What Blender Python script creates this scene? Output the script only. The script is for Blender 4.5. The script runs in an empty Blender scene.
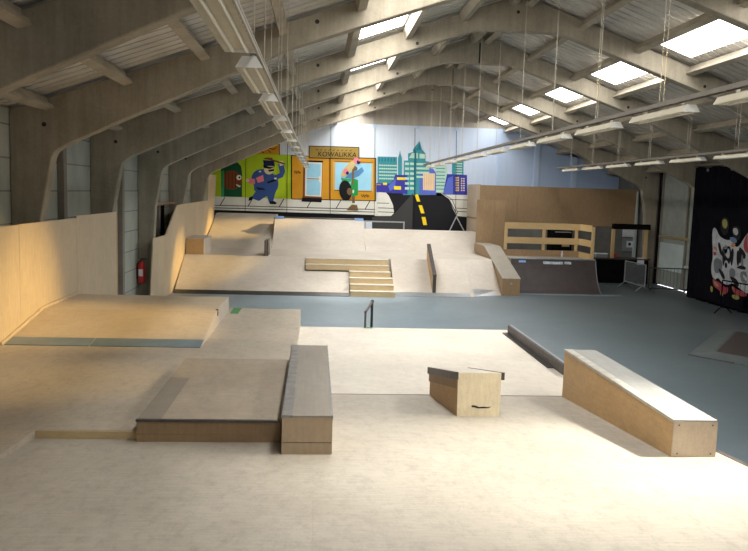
import bpy, bmesh, math, random
from mathutils import Vector, Matrix
random.seed(7)
scene = bpy.context.scene
COL = scene.collection
PI = math.pi

# ------------------------------------------------------------------ camera
F, CX, CY, EYE = 750.0, 374.0, 275.5, 3.14
def cam_basis(vp=(320, 191), roll=.022):
    d = Vector(((vp[0]-CX)/F, -(vp[1]-CY)/F, -1)).normalized()
    u = Vector((roll, 1, 0)); u = (u - d*u.dot(d)).normalized()
    return Matrix((d.cross(u), d, u))          # rows: world axes seen by the camera
B = cam_basis()
cd = bpy.data.cameras.new('camera'); cam = bpy.data.objects.new('camera', cd); COL.objects.link(cam)
cd.sensor_fit = 'HORIZONTAL'; cd.sensor_width = 36.0; cd.lens = F*36.0/748.0
cd.clip_start = .05; cd.clip_end = 200
cam.matrix_world = Matrix.Translation((0, 0, EYE)) @ B.to_4x4()
scene.camera = cam
def ray(px, py): return B @ Vector(((px-CX)/F, -(py-CY)/F, -1))
def wallY(px, py, Y):                           # point of the plane y = Y
    r = ray(px, py); t = Y/r.y; return Vector((r.x*t, Y, EYE+r.z*t))
def wallX(px, py, X):                           # point of the plane x = X
    r = ray(px, py); t = X/r.x; return Vector((X, r.y*t, EYE+r.z*t))

# ------------------------------------------------------------------ materials
def newmat(name):
    m = bpy.data.materials.new(name); m.use_nodes = True
    nt = m.node_tree; bsdf = nt.nodes['Principled BSDF']
    return m, nt, bsdf
def node(nt, kind, **kw):
    n = nt.nodes.new(kind)
    for k, v in kw.items():
        if k in n.inputs.keys(): n.inputs[k].default_value = v
        else: setattr(n, k, v)
    return n
def ramp_of(nt, fac, stops):
    r = nt.nodes.new('ShaderNodeValToRGB')
    els = r.color_ramp.elements
    while len(els) < len(stops): els.new(.5)
    for e, (p, c) in zip(els, stops):
        e.position = p; e.color = (*c, 1)
    nt.links.new(fac, r.inputs[0]); return r
def mix(nt, a, b, fac, mode='MIX'):
    m = nt.nodes.new('ShaderNodeMix'); m.data_type = 'RGBA'; m.blend_type = mode
    for sock, v in ((m.inputs[0], fac), (m.inputs[6], a), (m.inputs[7], b)):
        if hasattr(v, 'links') or isinstance(v, bpy.types.NodeSocket): nt.links.new(v, sock)
        elif isinstance(v, (int, float)): sock.default_value = v
        else: sock.default_value = (*v, 1)
    return m.outputs[2]
def coords(nt, scale=(1, 1, 1), rot=(0, 0, 0), world=True):
    if world:
        g = nt.nodes.new('ShaderNodeNewGeometry'); src = g.outputs['Position']
    else:
        g = nt.nodes.new('ShaderNodeTexCoord'); src = g.outputs['Object']
    mp = nt.nodes.new('ShaderNodeMapping'); mp.inputs['Scale'].default_value = scale
    mp.inputs['Rotation'].default_value = rot
    nt.links.new(src, mp.inputs[0]); return mp.outputs[0]
def noise(nt, vec, scale, detail=4, rough=.6):
    n = node(nt, 'ShaderNodeTexNoise', Scale=scale, Detail=detail, Roughness=rough)
    nt.links.new(vec, n.inputs['Vector']); return n.outputs['Fac']
def bump(nt, bsdf, h, strength=.2, dist=.01):
    b = node(nt, 'ShaderNodeBump', Strength=strength, Distance=dist)
    nt.links.new(h, b.inputs['Height']); nt.links.new(b.outputs[0], bsdf.inputs['Normal'])

def flat(name, c, rough=.6, metal=0., var=.12, sc=6., spec=.5):
    m, nt, b = newmat(name)
    v = coords(nt, world=False)
    n = noise(nt, v, sc)
    lo = tuple(x*(1-var) for x in c); hi = tuple(min(1, x*(1+var)) for x in c)
    r = ramp_of(nt, n, [(.3, lo), (.7, hi)])
    nt.links.new(r.outputs[0], b.inputs['Base Color'])
    b.inputs['Roughness'].default_value = rough; b.inputs['Metallic'].default_value = metal
    b.inputs['Specular IOR Level'].default_value = spec
    return m

def plywood(name, c, seams=None, scuff=.35, rough=.55, grain=(1.5, 14, 14), dirt=(.23, .2, .17)):
    """pale plywood: long grain, broad mottling, grey wheel scuffs, thin sheet joints"""
    m, nt, b = newmat(name)
    v = coords(nt)
    g = noise(nt, coords(nt, grain), 3., 6, .6)
    r = ramp_of(nt, g, [(.25, tuple(x*.86 for x in c)), (.75, tuple(min(1, x*1.06) for x in c))])
    big = noise(nt, v, .9, 5, .65)
    br = ramp_of(nt, big, [(.35, (.80, .78, .76)), (.68, (1, 1, 1))])
    col = mix(nt, r.outputs[0], br.outputs[0], .75, 'MULTIPLY')
    sc = noise(nt, coords(nt, (2.2, 1.1, 2.2), (0, 0, .5)), 5., 12, .78)
    sr = ramp_of(nt, sc, [(.47, (0, 0, 0)), (.70, (1, 1, 1))])
    sf = nt.nodes.new('ShaderNodeMath'); sf.operation = 'MULTIPLY'; sf.inputs[1].default_value = scuff
    nt.links.new(sr.outputs[0], sf.inputs[0])
    col = mix(nt, col, dirt, sf.outputs[0])
    fine = noise(nt, v, 55., 3, .7)
    fr = ramp_of(nt, fine, [(.3, (.9, .9, .9)), (.65, (1, 1, 1))])
    col = mix(nt, col, fr.outputs[0], .8, 'MULTIPLY')
    if seams:
        bt = node(nt, 'ShaderNodeTexBrick', Scale=1.0)
        bt.inputs['Mortar Size'].default_value = .004; bt.inputs['Brick Width'].default_value = seams[0]
        bt.inputs['Row Height'].default_value = seams[1]; bt.offset = .5
        bt.inputs['Mortar Smooth'].default_value = .3
        nt.links.new(coords(nt, (1, 1, 1), seams[2]), bt.inputs['Vector'])
        sm = nt.nodes.new('ShaderNodeMath'); sm.operation = 'MULTIPLY'; sm.inputs[1].default_value = .16
        nt.links.new(bt.outputs['Fac'], sm.inputs[0])
        col = mix(nt, col, (.2, .17, .13), sm.outputs[0])
    nt.links.new(col, b.inputs['Base Color'])
    b.inputs['Roughness'].default_value = rough
    bump(nt, b, g, .04, .004)
    return m

def concrete(name, c, rough=.85, sc=1.2, streak=False):
    m, nt, b = newmat(name)
    v = coords(nt)
    a = noise(nt, v, sc, 8, .65); f = noise(nt, v, 22., 5, .7)
    r = ramp_of(nt, a, [(.3, tuple(x*.74 for x in c)), (.52, c), (.75, tuple(min(1, x*1.2) for x in c))])
    fr = ramp_of(nt, f, [(.3, (.82, .82, .82)), (.7, (1, 1, 1))])
    col = mix(nt, r.outputs[0], fr.outputs[0], .8, 'MULTIPLY')
    if streak:
        s = noise(nt, coords(nt, (3, 3, .25)), 2.2, 6, .7)
        s2 = ramp_of(nt, s, [(.35, (.7, .7, .68)), (.6, (1, 1, 1))])
        col = mix(nt, col, s2.outputs[0], .7, 'MULTIPLY')
    nt.links.new(col, b.inputs['Base Color'])
    b.inputs['Roughness'].default_value = rough
    bump(nt, b, f, .15, .01)
    return m

def floor_material():
    m, nt, b = newmat('painted_floor')
    v = coords(nt)
    a = noise(nt, v, .35, 6, .6); f = noise(nt, v, 6., 8, .7)
    r = ramp_of(nt, a, [(.3, (.098, .116, .121)), (.7, (.132, .155, .162))])
    fr = ramp_of(nt, f, [(.35, (.82, .84, .85)), (.65, (1, 1, 1))])
    col = mix(nt, r.outputs[0], fr.outputs[0], .7, 'MULTIPLY')
    # daylight falloff painted in: lighter and bluer mid-hall, darker towards the sliding door
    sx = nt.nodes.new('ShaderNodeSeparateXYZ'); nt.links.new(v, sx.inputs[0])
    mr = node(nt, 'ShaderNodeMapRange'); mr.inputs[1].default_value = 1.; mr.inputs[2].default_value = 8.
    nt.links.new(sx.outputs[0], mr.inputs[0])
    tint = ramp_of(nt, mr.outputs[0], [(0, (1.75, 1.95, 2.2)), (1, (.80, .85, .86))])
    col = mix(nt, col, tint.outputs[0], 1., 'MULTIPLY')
    nt.links.new(col, b.inputs['Base Color'])
    b.inputs['Roughness'].default_value = .42
    return m

def block_wall_material():
    m, nt, b = newmat('concrete_panel_wall')
    v = coords(nt, (1, 1, 1), (PI/2, 0, PI/2))
    g = nt.nodes.new('ShaderNodeNewGeometry'); sp = nt.nodes.new('ShaderNodeSeparateXYZ')
    nt.links.new(g.outputs['Position'], sp.inputs[0])
    cb = nt.nodes.new('ShaderNodeCombineXYZ'); nt.links.new(sp.outputs[1], cb.inputs[0]); nt.links.new(sp.outputs[2], cb.inputs[1])
    bt = node(nt, 'ShaderNodeTexBrick', Scale=1.0)
    bt.inputs['Color1'].default_value = (.44, .455, .40, 1); bt.inputs['Color2'].default_value = (.37, .39, .35, 1)
    bt.inputs['Mortar'].default_value = (.2, .21, .2, 1)
    bt.inputs['Mortar Size'].default_value = .012; bt.inputs['Brick Width'].default_value = 2.025; bt.inputs['Row Height'].default_value = .5
    bt.offset = 0
    nt.links.new(cb.outputs[0], bt.inputs['Vector'])
    n = noise(nt, coords(nt, (1, 1, .5)), 1.6, 8, .7)
    nr = ramp_of(nt, n, [(.3, (.72, .72, .7)), (.65, (1, 1, 1))])
    nt.links.new(mix(nt, bt.outputs['Color'], nr.outputs[0], .9, 'MULTIPLY'), b.inputs['Base Color'])
    b.inputs['Roughness'].default_value = .9
    bump(nt, b, bt.outputs['Fac'], -.4, .01)
    return m

def gable_material():
    m, nt, b = newmat('painted_gable_siding')
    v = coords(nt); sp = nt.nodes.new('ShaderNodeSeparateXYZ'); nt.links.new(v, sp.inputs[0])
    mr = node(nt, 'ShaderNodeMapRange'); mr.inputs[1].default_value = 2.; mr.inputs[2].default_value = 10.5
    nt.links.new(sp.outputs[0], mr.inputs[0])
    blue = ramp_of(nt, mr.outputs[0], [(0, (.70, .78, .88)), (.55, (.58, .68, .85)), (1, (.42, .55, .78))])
    beige = noise(nt, coords(nt, (3, 1, .5)), 1.5, 6)
    br = ramp_of(nt, beige, [(.3, (.40, .36, .30)), (.7, (.52, .48, .41))])
    gt = nt.nodes.new('ShaderNodeMath'); gt.operation = 'GREATER_THAN'; gt.inputs[1].default_value = 6.0
    nt.links.new(sp.outputs[2], gt.inputs[0])
    st = noise(nt, coords(nt, (6, 1, .3)), 2., 6)
    sr = ramp_of(nt, st, [(.3, (.88, .88, .9)), (.7, (1, 1, 1))])
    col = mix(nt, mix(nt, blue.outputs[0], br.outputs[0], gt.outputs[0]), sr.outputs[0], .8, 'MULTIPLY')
    nt.links.new(col, b.inputs['Base Color']); b.inputs['Roughness'].default_value = .6
    return m

def emission(name, c, s):
    m = bpy.data.materials.new(name); m.use_nodes = True; nt = m.node_tree
    nt.nodes.clear(); o = nt.nodes.new('ShaderNodeOutputMaterial'); e = nt.nodes.new('ShaderNodeEmission')
    v = coords(nt); n = noise(nt, v, 3.)
    r = ramp_of(nt, n, [(.2, tuple(x*.95 for x in c)), (.8, c)])
    nt.links.new(r.outputs[0], e.inputs[0]); e.inputs[1].default_value = s
    nt.links.new(e.outputs[0], o.inputs[0]); return m

M = {}
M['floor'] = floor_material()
M['stage'] = plywood('worn_stage_plywood', (.465, .42, .35), (2.44, 1.22, (0, 0, 0)), .55)
M['table'] = plywood('worn_table_plywood', (.49, .43, .345), (2.44, 1.22, (0, 0, 0)), .5)
M['bank'] = plywood('bank_plywood', (.58, .48, .35), (1.22, 2.44, (0, 0, 0)), .22)
M['flatply'] = plywood('flat_plywood', (.66, .61, .53), (2.44, 1.22, (0, 0, 0)), .22)
M['padtop'] = plywood('scuffed_pad_plywood', (.42, .35, .265), None, .6)
M['pad_worn'] = plywood('worn_grey_strip', (.29, .25, .20), None, .75)
M['ledgetop'] = plywood('scuffed_ledge_top', (.31, .275, .225), None, .6, .6, (12, .7, 12), (.19, .19, .20))
M['ledgetop_light'] = plywood('pale_ledge_top', (.34, .335, .315), None, .5, .6, (12, .7, 12), (.34, .38, .38))
M['wall_ply'] = plywood('barrier_plywood', (.60, .485, .335), None, .1, .6, (9, 9, 1.2))
M['far_ply'] = plywood('far_ramp_plywood', (.585, .53, .465), (1.22, 2.44, (0, 0, 0)), .15)
M['edge_ply'] = plywood('cut_plywood_side', (.55, .36, .17), None, .25, .6, (3, 3, 12), (.2, .13, .07))
M['front_ply'] = plywood('plain_plywood_front', (.58, .47, .35), None, .2, .6, (10, 10, 2))
M['front_brown'] = plywood('brownish_plywood_front', (.46, .35, .23), None, .25, .6, (10, 10, 2))
M['pale_front'] = plywood('pale_plywood_front', (.85, .74, .52), None, .12, .6, (10, 10, 2))
M['riser_ply'] = plywood('riser_plywood', (.66, .50, .27), None, .15, .6, (2, 10, 10))
M['brown_ply'] = plywood('brown_plywood', (.34, .225, .12), None, .25, .6, (9, 9, 1.2), (.16, .1, .06))
M['pine'] = plywood('pine_board', (.62, .44, .21), None, .05, .55, (1.2, 12, 12))
M['concrete'] = concrete('portal_concrete', (.37, .325, .25), .85, 1.0, True)
M['purlin'] = concrete('purlin_concrete', (.42, .365, .28), .85, 2.)
M['post'] = concrete('wall_post_concrete', (.24, .21, .175), .85, 2.)
M['greywall'] = concrete('grey_render', (.15, .15, .14), .9, 1.5)
M['block'] = block_wall_material()
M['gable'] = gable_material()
M['sheet'] = flat('corrugated_roof_sheet', (.58, .55, .50), .55, 0, .2, 1.5)
M['sky_panel'] = emission('translucent_roof_panel', (1, .985, .95), 9.0)
M['sky_panel_left'] = emission('bright_roof_panel', (1, .985, .95), 14.0)
M['darkply'] = concrete('dark_ramp_board', (.052, .038, .038), .5, 3.)
M['steel'] = flat('brushed_steel', (.42, .43, .45), .35, .9, .15, 20)
M['darksteel'] = flat('dark_steel', (.10, .095, .09), .4, .7, .2, 20)
M['rustysteel'] = flat('worn_steel_angle', (.085, .072, .07), .5, .35, .35, 14)
M['galv'] = flat('galvanised_steel', (.34, .36, .38), .4, .6, .1, 14)
M['white_enamel'] = flat('white_enamel', (.80, .79, .74), .45, 0, .06)
M['cream_enamel'] = flat('cream_reflector', (.46, .42, .32), .5, 0, .08)
M['tube'] = flat('fluorescent_tube', (.75, .72, .64), .3, 0, .02)
M['wire'] = flat('suspension_wire', (.50, .46, .38), .5, .2)
M['tray'] = flat('dull_cable_tray', (.13, .115, .095), .6, .1)
M['tray_left'] = flat('lit_cable_tray', (.34, .30, .24), .5, .3)  # same tray, the stronger light on the left row put into its colour
M['bluesheet'] = flat('blue_grey_sheet', (.17, .22, .25), .4, 0, .15, 3)
M['greenpaint'] = flat('green_paint', (.06, .25, .08), .5)
M['red'] = flat('red_paint', (.62, .03, .03), .35)
M['black'] = flat('black_rubber', (.012, .012, .013), .6)
M['curtain'] = flat('black_curtain', (.005, .005, .008), .95, 0, .3, 3, .05)
M['cloth'] = flat('black_cloth', (.006, .005, .005), .95, 0, .3, 3, .05)
M['paper'] = flat('white_paper', (.62, .64, .68), .8)
M['greyboard'] = flat('grey_board', (.2, .22, .24), .7)
M['white'] = flat('white_paint', (.78, .78, .76), .6, 0, .05)
M['blue_sticker'] = flat('blue_sticker', (.22, .38, .75), .4)
M['doorsheet'] = flat('door_sheet', (.24, .265, .24), .55, .1, .12, 2)
M['doorpanel'] = flat('pale_door_panel', (.42, .49, .49), .55, 0, .1, 2)
M['daylight'] = emission('daylight_gap', (.95, .93, 1), 3.0)
M['kicker_top'] = flat('brown_kicker_board', (.048, .035, .033), .6, 0, .2, 3)
M['kicker_edge'] = flat('grey_green_board', (.08, .098, .098), .6, 0, .15, 3)
M['yellow'] = flat('ochre_paint', (.30, .23, .11), .6)
M['olive'] = flat('olive_paint', (.25, .24, .05), .6)
M['graf_grey'] = flat('pale_grey_spray', (.36, .38, .40), .6, 0, .3, 5)
M['graf_dark'] = flat('dark_grey_spray', (.12, .13, .15), .6, 0, .3, 4)
M['graf_red'] = flat('red_spray', (.28, .03, .04), .6)
M['graf_orange'] = flat('orange_spray', (.40, .16, .04), .6)
M['graf_blue'] = flat('blue_spray', (.08, .14, .25), .6)
def paint(name, c): 
    M[name] = flat('mural_'+name, c, .6, 0, .05, 3, .15)
for n_, c_ in dict(lime=(.40, .58, .02), ochre=(.62, .30, .02), deepgreen=(.01, .09, .04), midgreen=(.05, .33, .12), brown=(.20, .06, .02),
    navy=(.01, .02, .07), copblue=(.04, .09, .28), skin=(.68, .62, .40), pink=(.75, .22, .27), ink=(.006, .006, .008), pale=(.72, .72, .66),
    road=(.012, .012, .016), roadgrey=(.05, .05, .05), lane=(.85, .62, .02), glass=(.32, .62, .80), teal=(.05, .28, .33), tealdark=(.02, .20, .27),
    tealpale=(.45, .66, .55), indigo=(.045, .045, .33), indigolt=(.10, .15, .55), cream=(.72, .60, .36), signbrown=(.33, .22, .05), denim=(.09, .25, .48),
    green=(.02, .30, .07), tan=(.58, .46, .22), mouse=(.17, .11, .05), haze=(.55, .66, .80)).items(): paint(n_, c_)

# ------------------------------------------------------------------ mesh helpers
class MB:
    def __init__(self): self.v = []; self.f = []; self.mi = []
    def add(self, verts, faces, mi=0):
        o = len(self.v); self.v += [tuple(v) for v in verts]
        self.f += [tuple(i+o for i in f) for f in faces]; self.mi += [mi]*len(faces); return self
    def box(self, x0, x1, y0, y1, z0, z1, mi=0):
        return self.hexa([(x0,y0,z0),(x1,y0,z0),(x1,y1,z0),(x0,y1,z0)], [(x0,y0,z1),(x1,y0,z1),(x1,y1,z1),(x0,y1,z1)], mi)
    def hexa(self, lo, hi, mi=0):
        return self.add(list(lo)+list(hi), [(3,2,1,0),(4,5,6,7),(0,1,5,4),(1,2,6,5),(2,3,7,6),(3,0,4,7)], mi)
    def prism(self, prof, axis, a0, a1, mi=0, side_mi=None):
        """extrude a 2-D outline along an axis; axis 'x': prof=(y,z), 'y': prof=(x,z), 'z': prof=(x,y)"""
        def P(p, a):
            return {'x': (a, p[0], p[1]), 'y': (p[0], a, p[1]), 'z': (p[0], p[1], a)}[axis]
        n = len(prof)
        verts = [P(p, a0) for p in prof]+[P(p, a1) for p in prof]
        self.add(verts, [tuple(range(n-1, -1, -1)), tuple(range(n, 2*n))], mi if side_mi is None else side_mi)
        o = len(self.v)-2*n
        for i in range(n):
            j = (i+1) % n; self.f.append((o+i, o+j, o+n+j, o+n+i)); self.mi.append(mi)
        return self
    def tube(self, p, q, r, n=10, mi=0, r2=None):
        p, q = Vector(p), Vector(q); d = (q-p).normalized()
        a = d.orthogonal().normalized(); b = d.cross(a); r2 = r if r2 is None else r2
        ring = lambda c, rr: [tuple(c+(a*math.cos(2*PI*i/n)+b*math.sin(2*PI*i/n))*rr) for i in range(n)]
        return self.add(ring(p, r)+ring(q, r2), [tuple(range(n-1, -1, -1)), tuple(range(n, 2*n))]+[(i, (i+1) % n, n+(i+1) % n, n+i) for i in range(n)], mi)
    def lathe(self, prof, c, n=16, mi=0):
        vs = []; fs = []
        for r, z in prof: vs += [(c[0]+r*math.cos(2*PI*i/n), c[1]+r*math.sin(2*PI*i/n), c[2]+z) for i in range(n)]
        for k in range(len(prof)-1):
            for i in range(n): fs.append((k*n+i, k*n+(i+1) % n, (k+1)*n+(i+1) % n, (k+1)*n+i))
        fs += [tuple(range(n-1, -1, -1)), tuple((len(prof)-1)*n+i for i in range(n))]
        return self.add(vs, fs, mi)
    def poly(self, pts, mi=0): return self.add(pts, [tuple(range(len(pts)))], mi)
    def build(self, name, mats, parent=None, bevel=0, origin=None, smooth=False):
        if not isinstance(mats, (list, tuple)): mats = [mats]
        xs = [v[0] for v in self.v]; ys = [v[1] for v in self.v]; zs = [v[2] for v in self.v]
        o = origin or ((min(xs)+max(xs))/2, (min(ys)+max(ys))/2, min(zs))
        me = bpy.data.meshes.new(name)
        me.from_pydata([(v[0]-o[0], v[1]-o[1], v[2]-o[2]) for v in self.v], [], self.f)
        for m in mats: me.materials.append(m)
        for p, i in zip(me.polygons, self.mi): p.material_index = i
        bm = bmesh.new(); bm.from_mesh(me); bmesh.ops.recalc_face_normals(bm, faces=bm.faces); bm.to_mesh(me); bm.free()
        if smooth:
            for p in me.polygons: p.use_smooth = True
        ob = bpy.data.objects.new(name, me); COL.objects.link(ob)
        base = Vector((0, 0, 0))
        if parent is not None:
            ob.parent = parent; q = parent
            while q is not None: base += q.location; q = q.parent
        ob.location = Vector(o)-base
        if bevel:
            bv = ob.modifiers.new('bevel', 'BEVEL'); bv.width = bevel; bv.segments = 2; bv.limit_method = 'ANGLE'; bv.angle_limit = .6
        return ob

def tag(o, label=None, cat=None, group=None, kind=None):
    if label: o['label'] = label
    if cat: o['category'] = cat
    if group: o['group'] = group
    if kind: o['kind'] = kind
    return o
def thing(name, label, cat, loc, group=None):
    o = bpy.data.objects.new(name, None); COL.objects.link(o); o.location = loc; o.empty_display_size = .1
    return tag(o, label, cat, group)
def copy_tree(root, loc, label=None):
    r = root.copy(); COL.objects.link(r); r.location = loc
    if label: r['label'] = label
    for ch in list(root.children):
        c = ch.copy(); COL.objects.link(c); c.parent = r
        for g in list(ch.children):
            d = g.copy(); COL.objects.link(d); d.parent = c
    return r
ORD = ['first', 'second', 'third', 'fourth', 'fifth', 'sixth', 'seventh', 'eighth', 'ninth', 'tenth', 'eleventh', 'twelfth', 'thirteenth', 'fourteenth', 'fifteenth']

# ------------------------------------------------------------------ the hall
RIDGE, ROOF0, SLOPE = 4.1, 7.38, .355
def roof_z(x): return ROOF0-SLOPE*abs(x-RIDGE)
XL, XR, YB, YF = -4.72, 12.93, 32.0, -4.35
FRAMES = [-.2, 3.84, 7.87, 11.9, 15.93, 19.97, 24.0, 28.05]
FT = .25

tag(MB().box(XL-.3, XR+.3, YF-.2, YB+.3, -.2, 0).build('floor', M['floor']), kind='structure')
tag(MB().box(XL-.25, XL, YF, YB, 0, roof_z(XL)).build('wall_left', M['block']), kind='structure')
tag(MB().box(XR, XR+.25, YF, YB, 0, roof_z(XR)).build('wall_right', M['greywall']), kind='structure')
gab = [(XL-.25, 0), (XR+.25, 0), (XR+.25, roof_z(XR+.25)), (RIDGE, ROOF0+.02), (XL-.25, roof_z(XL-.25))]
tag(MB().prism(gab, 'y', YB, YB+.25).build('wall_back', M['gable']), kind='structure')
tag(MB().prism(gab, 'y', YF-.25, YF).build('wall_front', M['greywall']), kind='structure')

# roof sheets: ribs run down the slope, openings left for the translucent panels
SKY_L, SKY_R = (.66, 1.60), (6.95, 7.67)
def sheet_strip(mb, xa, xb, ya, yb, lift=.03):
    per, h = .26, .06
    ys = []; k = math.floor(ya/per)
    while k*per < yb:
        for f, z in ((0, 0), (.76, 0), (.80, h), (.92, h), (.96, 0)):
            y = (k+f)*per
            if ya <= y <= yb: ys.append((y, z))
        k += 1
    ys = [(ya, 0)]+ys+[(yb, 0)]
    vs = []
    for y, z in ys: vs += [(xa, y, roof_z(xa)+z+lift), (xb, y, roof_z(xb)+z+lift)]
    mb.add(vs, [(2*i, 2*i+1, 2*i+3, 2*i+2) for i in range(len(ys)-1)])
roof = MB()
PANELS = []
for i in range(len(FRAMES)):
    a = FRAMES[i]+.62; b = (FRAMES[i+1] if i+1 < len(FRAMES) else YB)-.35
    PANELS.append((a, b))
for (x0, x1), (lo, hi) in ((SKY_L, (XL-.25, RIDGE)), (SKY_R, (RIDGE, XR+.25))):
    sheet_strip(roof, lo, x0, YF-.25, YB+.25); sheet_strip(roof, x1, hi, YF-.25, YB+.25)
    y = YF-.25
    for a, b in PANELS:
        sheet_strip(roof, x0, x1, y, a); y = b
    sheet_strip(roof, x0, x1, y, YB+.25)
tag(roof.build('ceiling', M['sheet']), kind='structure')
wn = 0
for (x0, x1) in (SKY_L, SKY_R):
    for a, b in PANELS:
        wn += 1
        mb = MB(); sheet_strip(mb, x0-.01, x1+.01, a-.01, b+.01, .035)
        tag(mb.build('window_%d' % wn, M['sky_panel_left' if x0 < RIDGE else 'sky_panel']), kind='structure')

# posts of the block wall and the gable posts
tn = 0
for i in range(1, len(FRAMES)-1):
    y = (FRAMES[i]+FRAMES[i+1])/2+.15
    tn += 1; tag(MB().box(XL, XL+.12, y-.09, y+.09, 0, roof_z(XL)-.1).build('trim_%d' % tn, M['post'], bevel=.01), kind='structure')
M['gpost'] = flat('pale_blue_gable_post', (.48, .60, .80), .6, 0, .06, 2)
M['gpost_raw'] = flat('bare_gable_post', (.40, .36, .31), .7, 0, .1, 2)
for px, w in ((331, .1), (375, .1), (418, .14), (457, .1), (502, .16), (540, .22), (578, .22)):
    x = wallY(px, 100, YB).x; tn += 1
    zt = roof_z(x)-.05
    tag(MB().box(x-w/2, x+w/2, YB-.07, YB, 6.0, zt).box(x-w/2, x+w/2, YB-.07, YB, 3.0 if x > 6.6 else 5.86, 6.0, 1)
        .build('trim_%d' % tn, [M['gpost_raw'], M['gpost']]), kind='structure')

# concrete portal frames
def frame_profile():
    left_in = [(-4.40, 0), (-4.27, 2.6), (-4.16, 3.2), (-4.11, 3.48), (-4.06, 3.60), (-3.97, 3.68), (-3.84, 3.755), (-.5, 5.31), (2.95, 6.50), (3.2, 6.575), (3.5, 6.595)]
    left_out = [(XL+.005, 0), (XL+.005, roof_z(XL)-.03), (RIDGE, ROOF0-.03)]
    mir = lambda p: (2*RIDGE-p[0], p[1])
    return left_out+[mir(p) for p in left_out[::-1]][1:]+[mir(p) for p in left_in]+left_in[::-1]
prof = frame_profile()
near = ['behind the viewpoint', 'overhead close to the viewpoint', 'nearest in view, crossing the upper left corner', 'second in view, its left foot behind the near plywood barrier',
        'third in view, at the end of the near plywood barrier', 'fourth in view, with the fire extinguisher on its left foot', 'fifth in view, behind the far plywood side wall',
        'last one before the painted gable wall']
for i, y in enumerate(FRAMES):
    if i < 1: continue
    t = thing('portal_frame', 'grey concrete roof frame, '+near[i], 'roof frame', ((XL+XR)/2, y, 0), 'concrete roof frames spanning the hall')
    MB().prism(prof, 'y', y, y+FT).build('frame_body', M['concrete'], t, bevel=.02)
    for x, z in ((-4.2, 4.02), (-.1, 5.72), (1.95, 6.25), (4.05, 6.98), (8.2, 5.62), (12.4, 4.02)):
        if abs(x-4.05) < .1 and i in (5, 6):
            MB().box(RIDGE-.02, RIDGE+.02, y-.006, y+.01, 6.6, 7.12).build('joint_streak', M['black'], t)
        else:
            MB().tube((x, y-.004, z), (x, y+.02, z), .035, 10).build('bolt_hole', M['black'], t)

# purlins between the frames
PX = [-4.2, -3.03, -1.87, -.68, .5, 1.68, 2.85, 3.85, 4.35, 5.5, 6.72, 7.9, 9.05, 10.2, 11.4, 12.5]
bayname = {0: 'behind the viewpoint', 1: 'above the viewpoint', 2: 'in the nearest roof bay in view', 3: 'in the second roof bay in view', 4: 'in the third roof bay in view', 5: 'in the fourth roof bay in view',
           6: 'in the fifth roof bay in view', 7: 'in the last bay by the gable'}
for i in range(1, len(FRAMES)):
    y0 = FRAMES[i]+FT; y1 = FRAMES[i+1] if i+1 < len(FRAMES) else YB
    for k, x in enumerate(PX):
        s = SLOPE if x < RIDGE else -SLOPE
        side = 'left' if x < RIDGE else 'right'; q = k if x < RIDGE else 15-k
        c = math.cos(math.atan(s)); sn = math.sin(math.atan(s))
        w, h = .045, .19
        base = (x, roof_z(x)-.015)
        def P(a, b): return (base[0]+a*c+b*sn, base[1]+a*sn-b*c)
        # a small L: upright web with a foot
        pr = [P(-w, 0), P(w, 0), P(w, h), P(-w-.05, h), P(-w-.05, h-.06), P(-w, h-.06)] if side == 'right' else [P(-w, 0), P(w, 0), P(w, h-.06), P(w+.05, h-.06), P(w+.05, h), P(-w, h)]
        o = MB().prism(pr, 'y', y0-.01, y1+.01).build('roof_purlin', M['purlin'])
        tag(o, 'concrete roof purlin, %s up from the %s eave, %s' % (ORD[q], side, bayname[i]), 'roof beam', 'concrete roof purlins under the sheeting')

# ------------------------------------------------------------------ near stage
SZ, FOLD, BK = .71, 8.85, .094
def bank_z(y): return SZ+BK*(FOLD-y)
XRE = 3.53
# the descending bank in front of the viewpoint, and the deck it starts from
t = thing('foreground_bank', 'broad scuffed plywood bank filling the foreground, sloping down to the ledges', 'ramp', (.5, 6, 0))
XLB = -2.42
MB().prism([(2.2, 0), (2.2, bank_z(2.2)), (6.53, bank_z(6.53)), (6.53, 0)], 'x', XLB, XRE).prism(
    [(6.53, 0), (6.53, bank_z(6.53)), (FOLD, SZ), (FOLD, 0)], 'x', -.3, XRE).build('riding_surface', M['stage'], t)
MB().prism([(2.2, bank_z(2.2)+.004), (2.2, bank_z(2.2)-.03), (FOLD, SZ-.03), (FOLD, SZ+.004)], 'x', XRE, XRE+.05).build('edge_strip', M['rustysteel'], t)
tag(MB().prism([(-1.5, 0), (-1.5, bank_z(2.2)), (2.2, bank_z(2.2)), (2.2, 0)], 'x', -4.2, XRE).build('start_deck', M['stage']),
    'plywood start deck behind the foreground bank', 'platform')
# flat platform past the fold
t = thing('flat_platform', 'pale flat plywood platform between the foreground bank and the grey floor', 'platform', (1.6, 11, 0))
MB().box(-.3, XRE, FOLD, 13.35, 0, SZ).build('deck_board', M['flatply'], t)
MB().box(-.3, XRE, 13.35, 13.38, 0, SZ-.005).build('green_edge', M['greenpaint'], t)
MB().box(-.25, XRE, FOLD-.012, FOLD+.012, SZ, SZ+.003).build('joint_strip', M['darksteel'], t)
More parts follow.
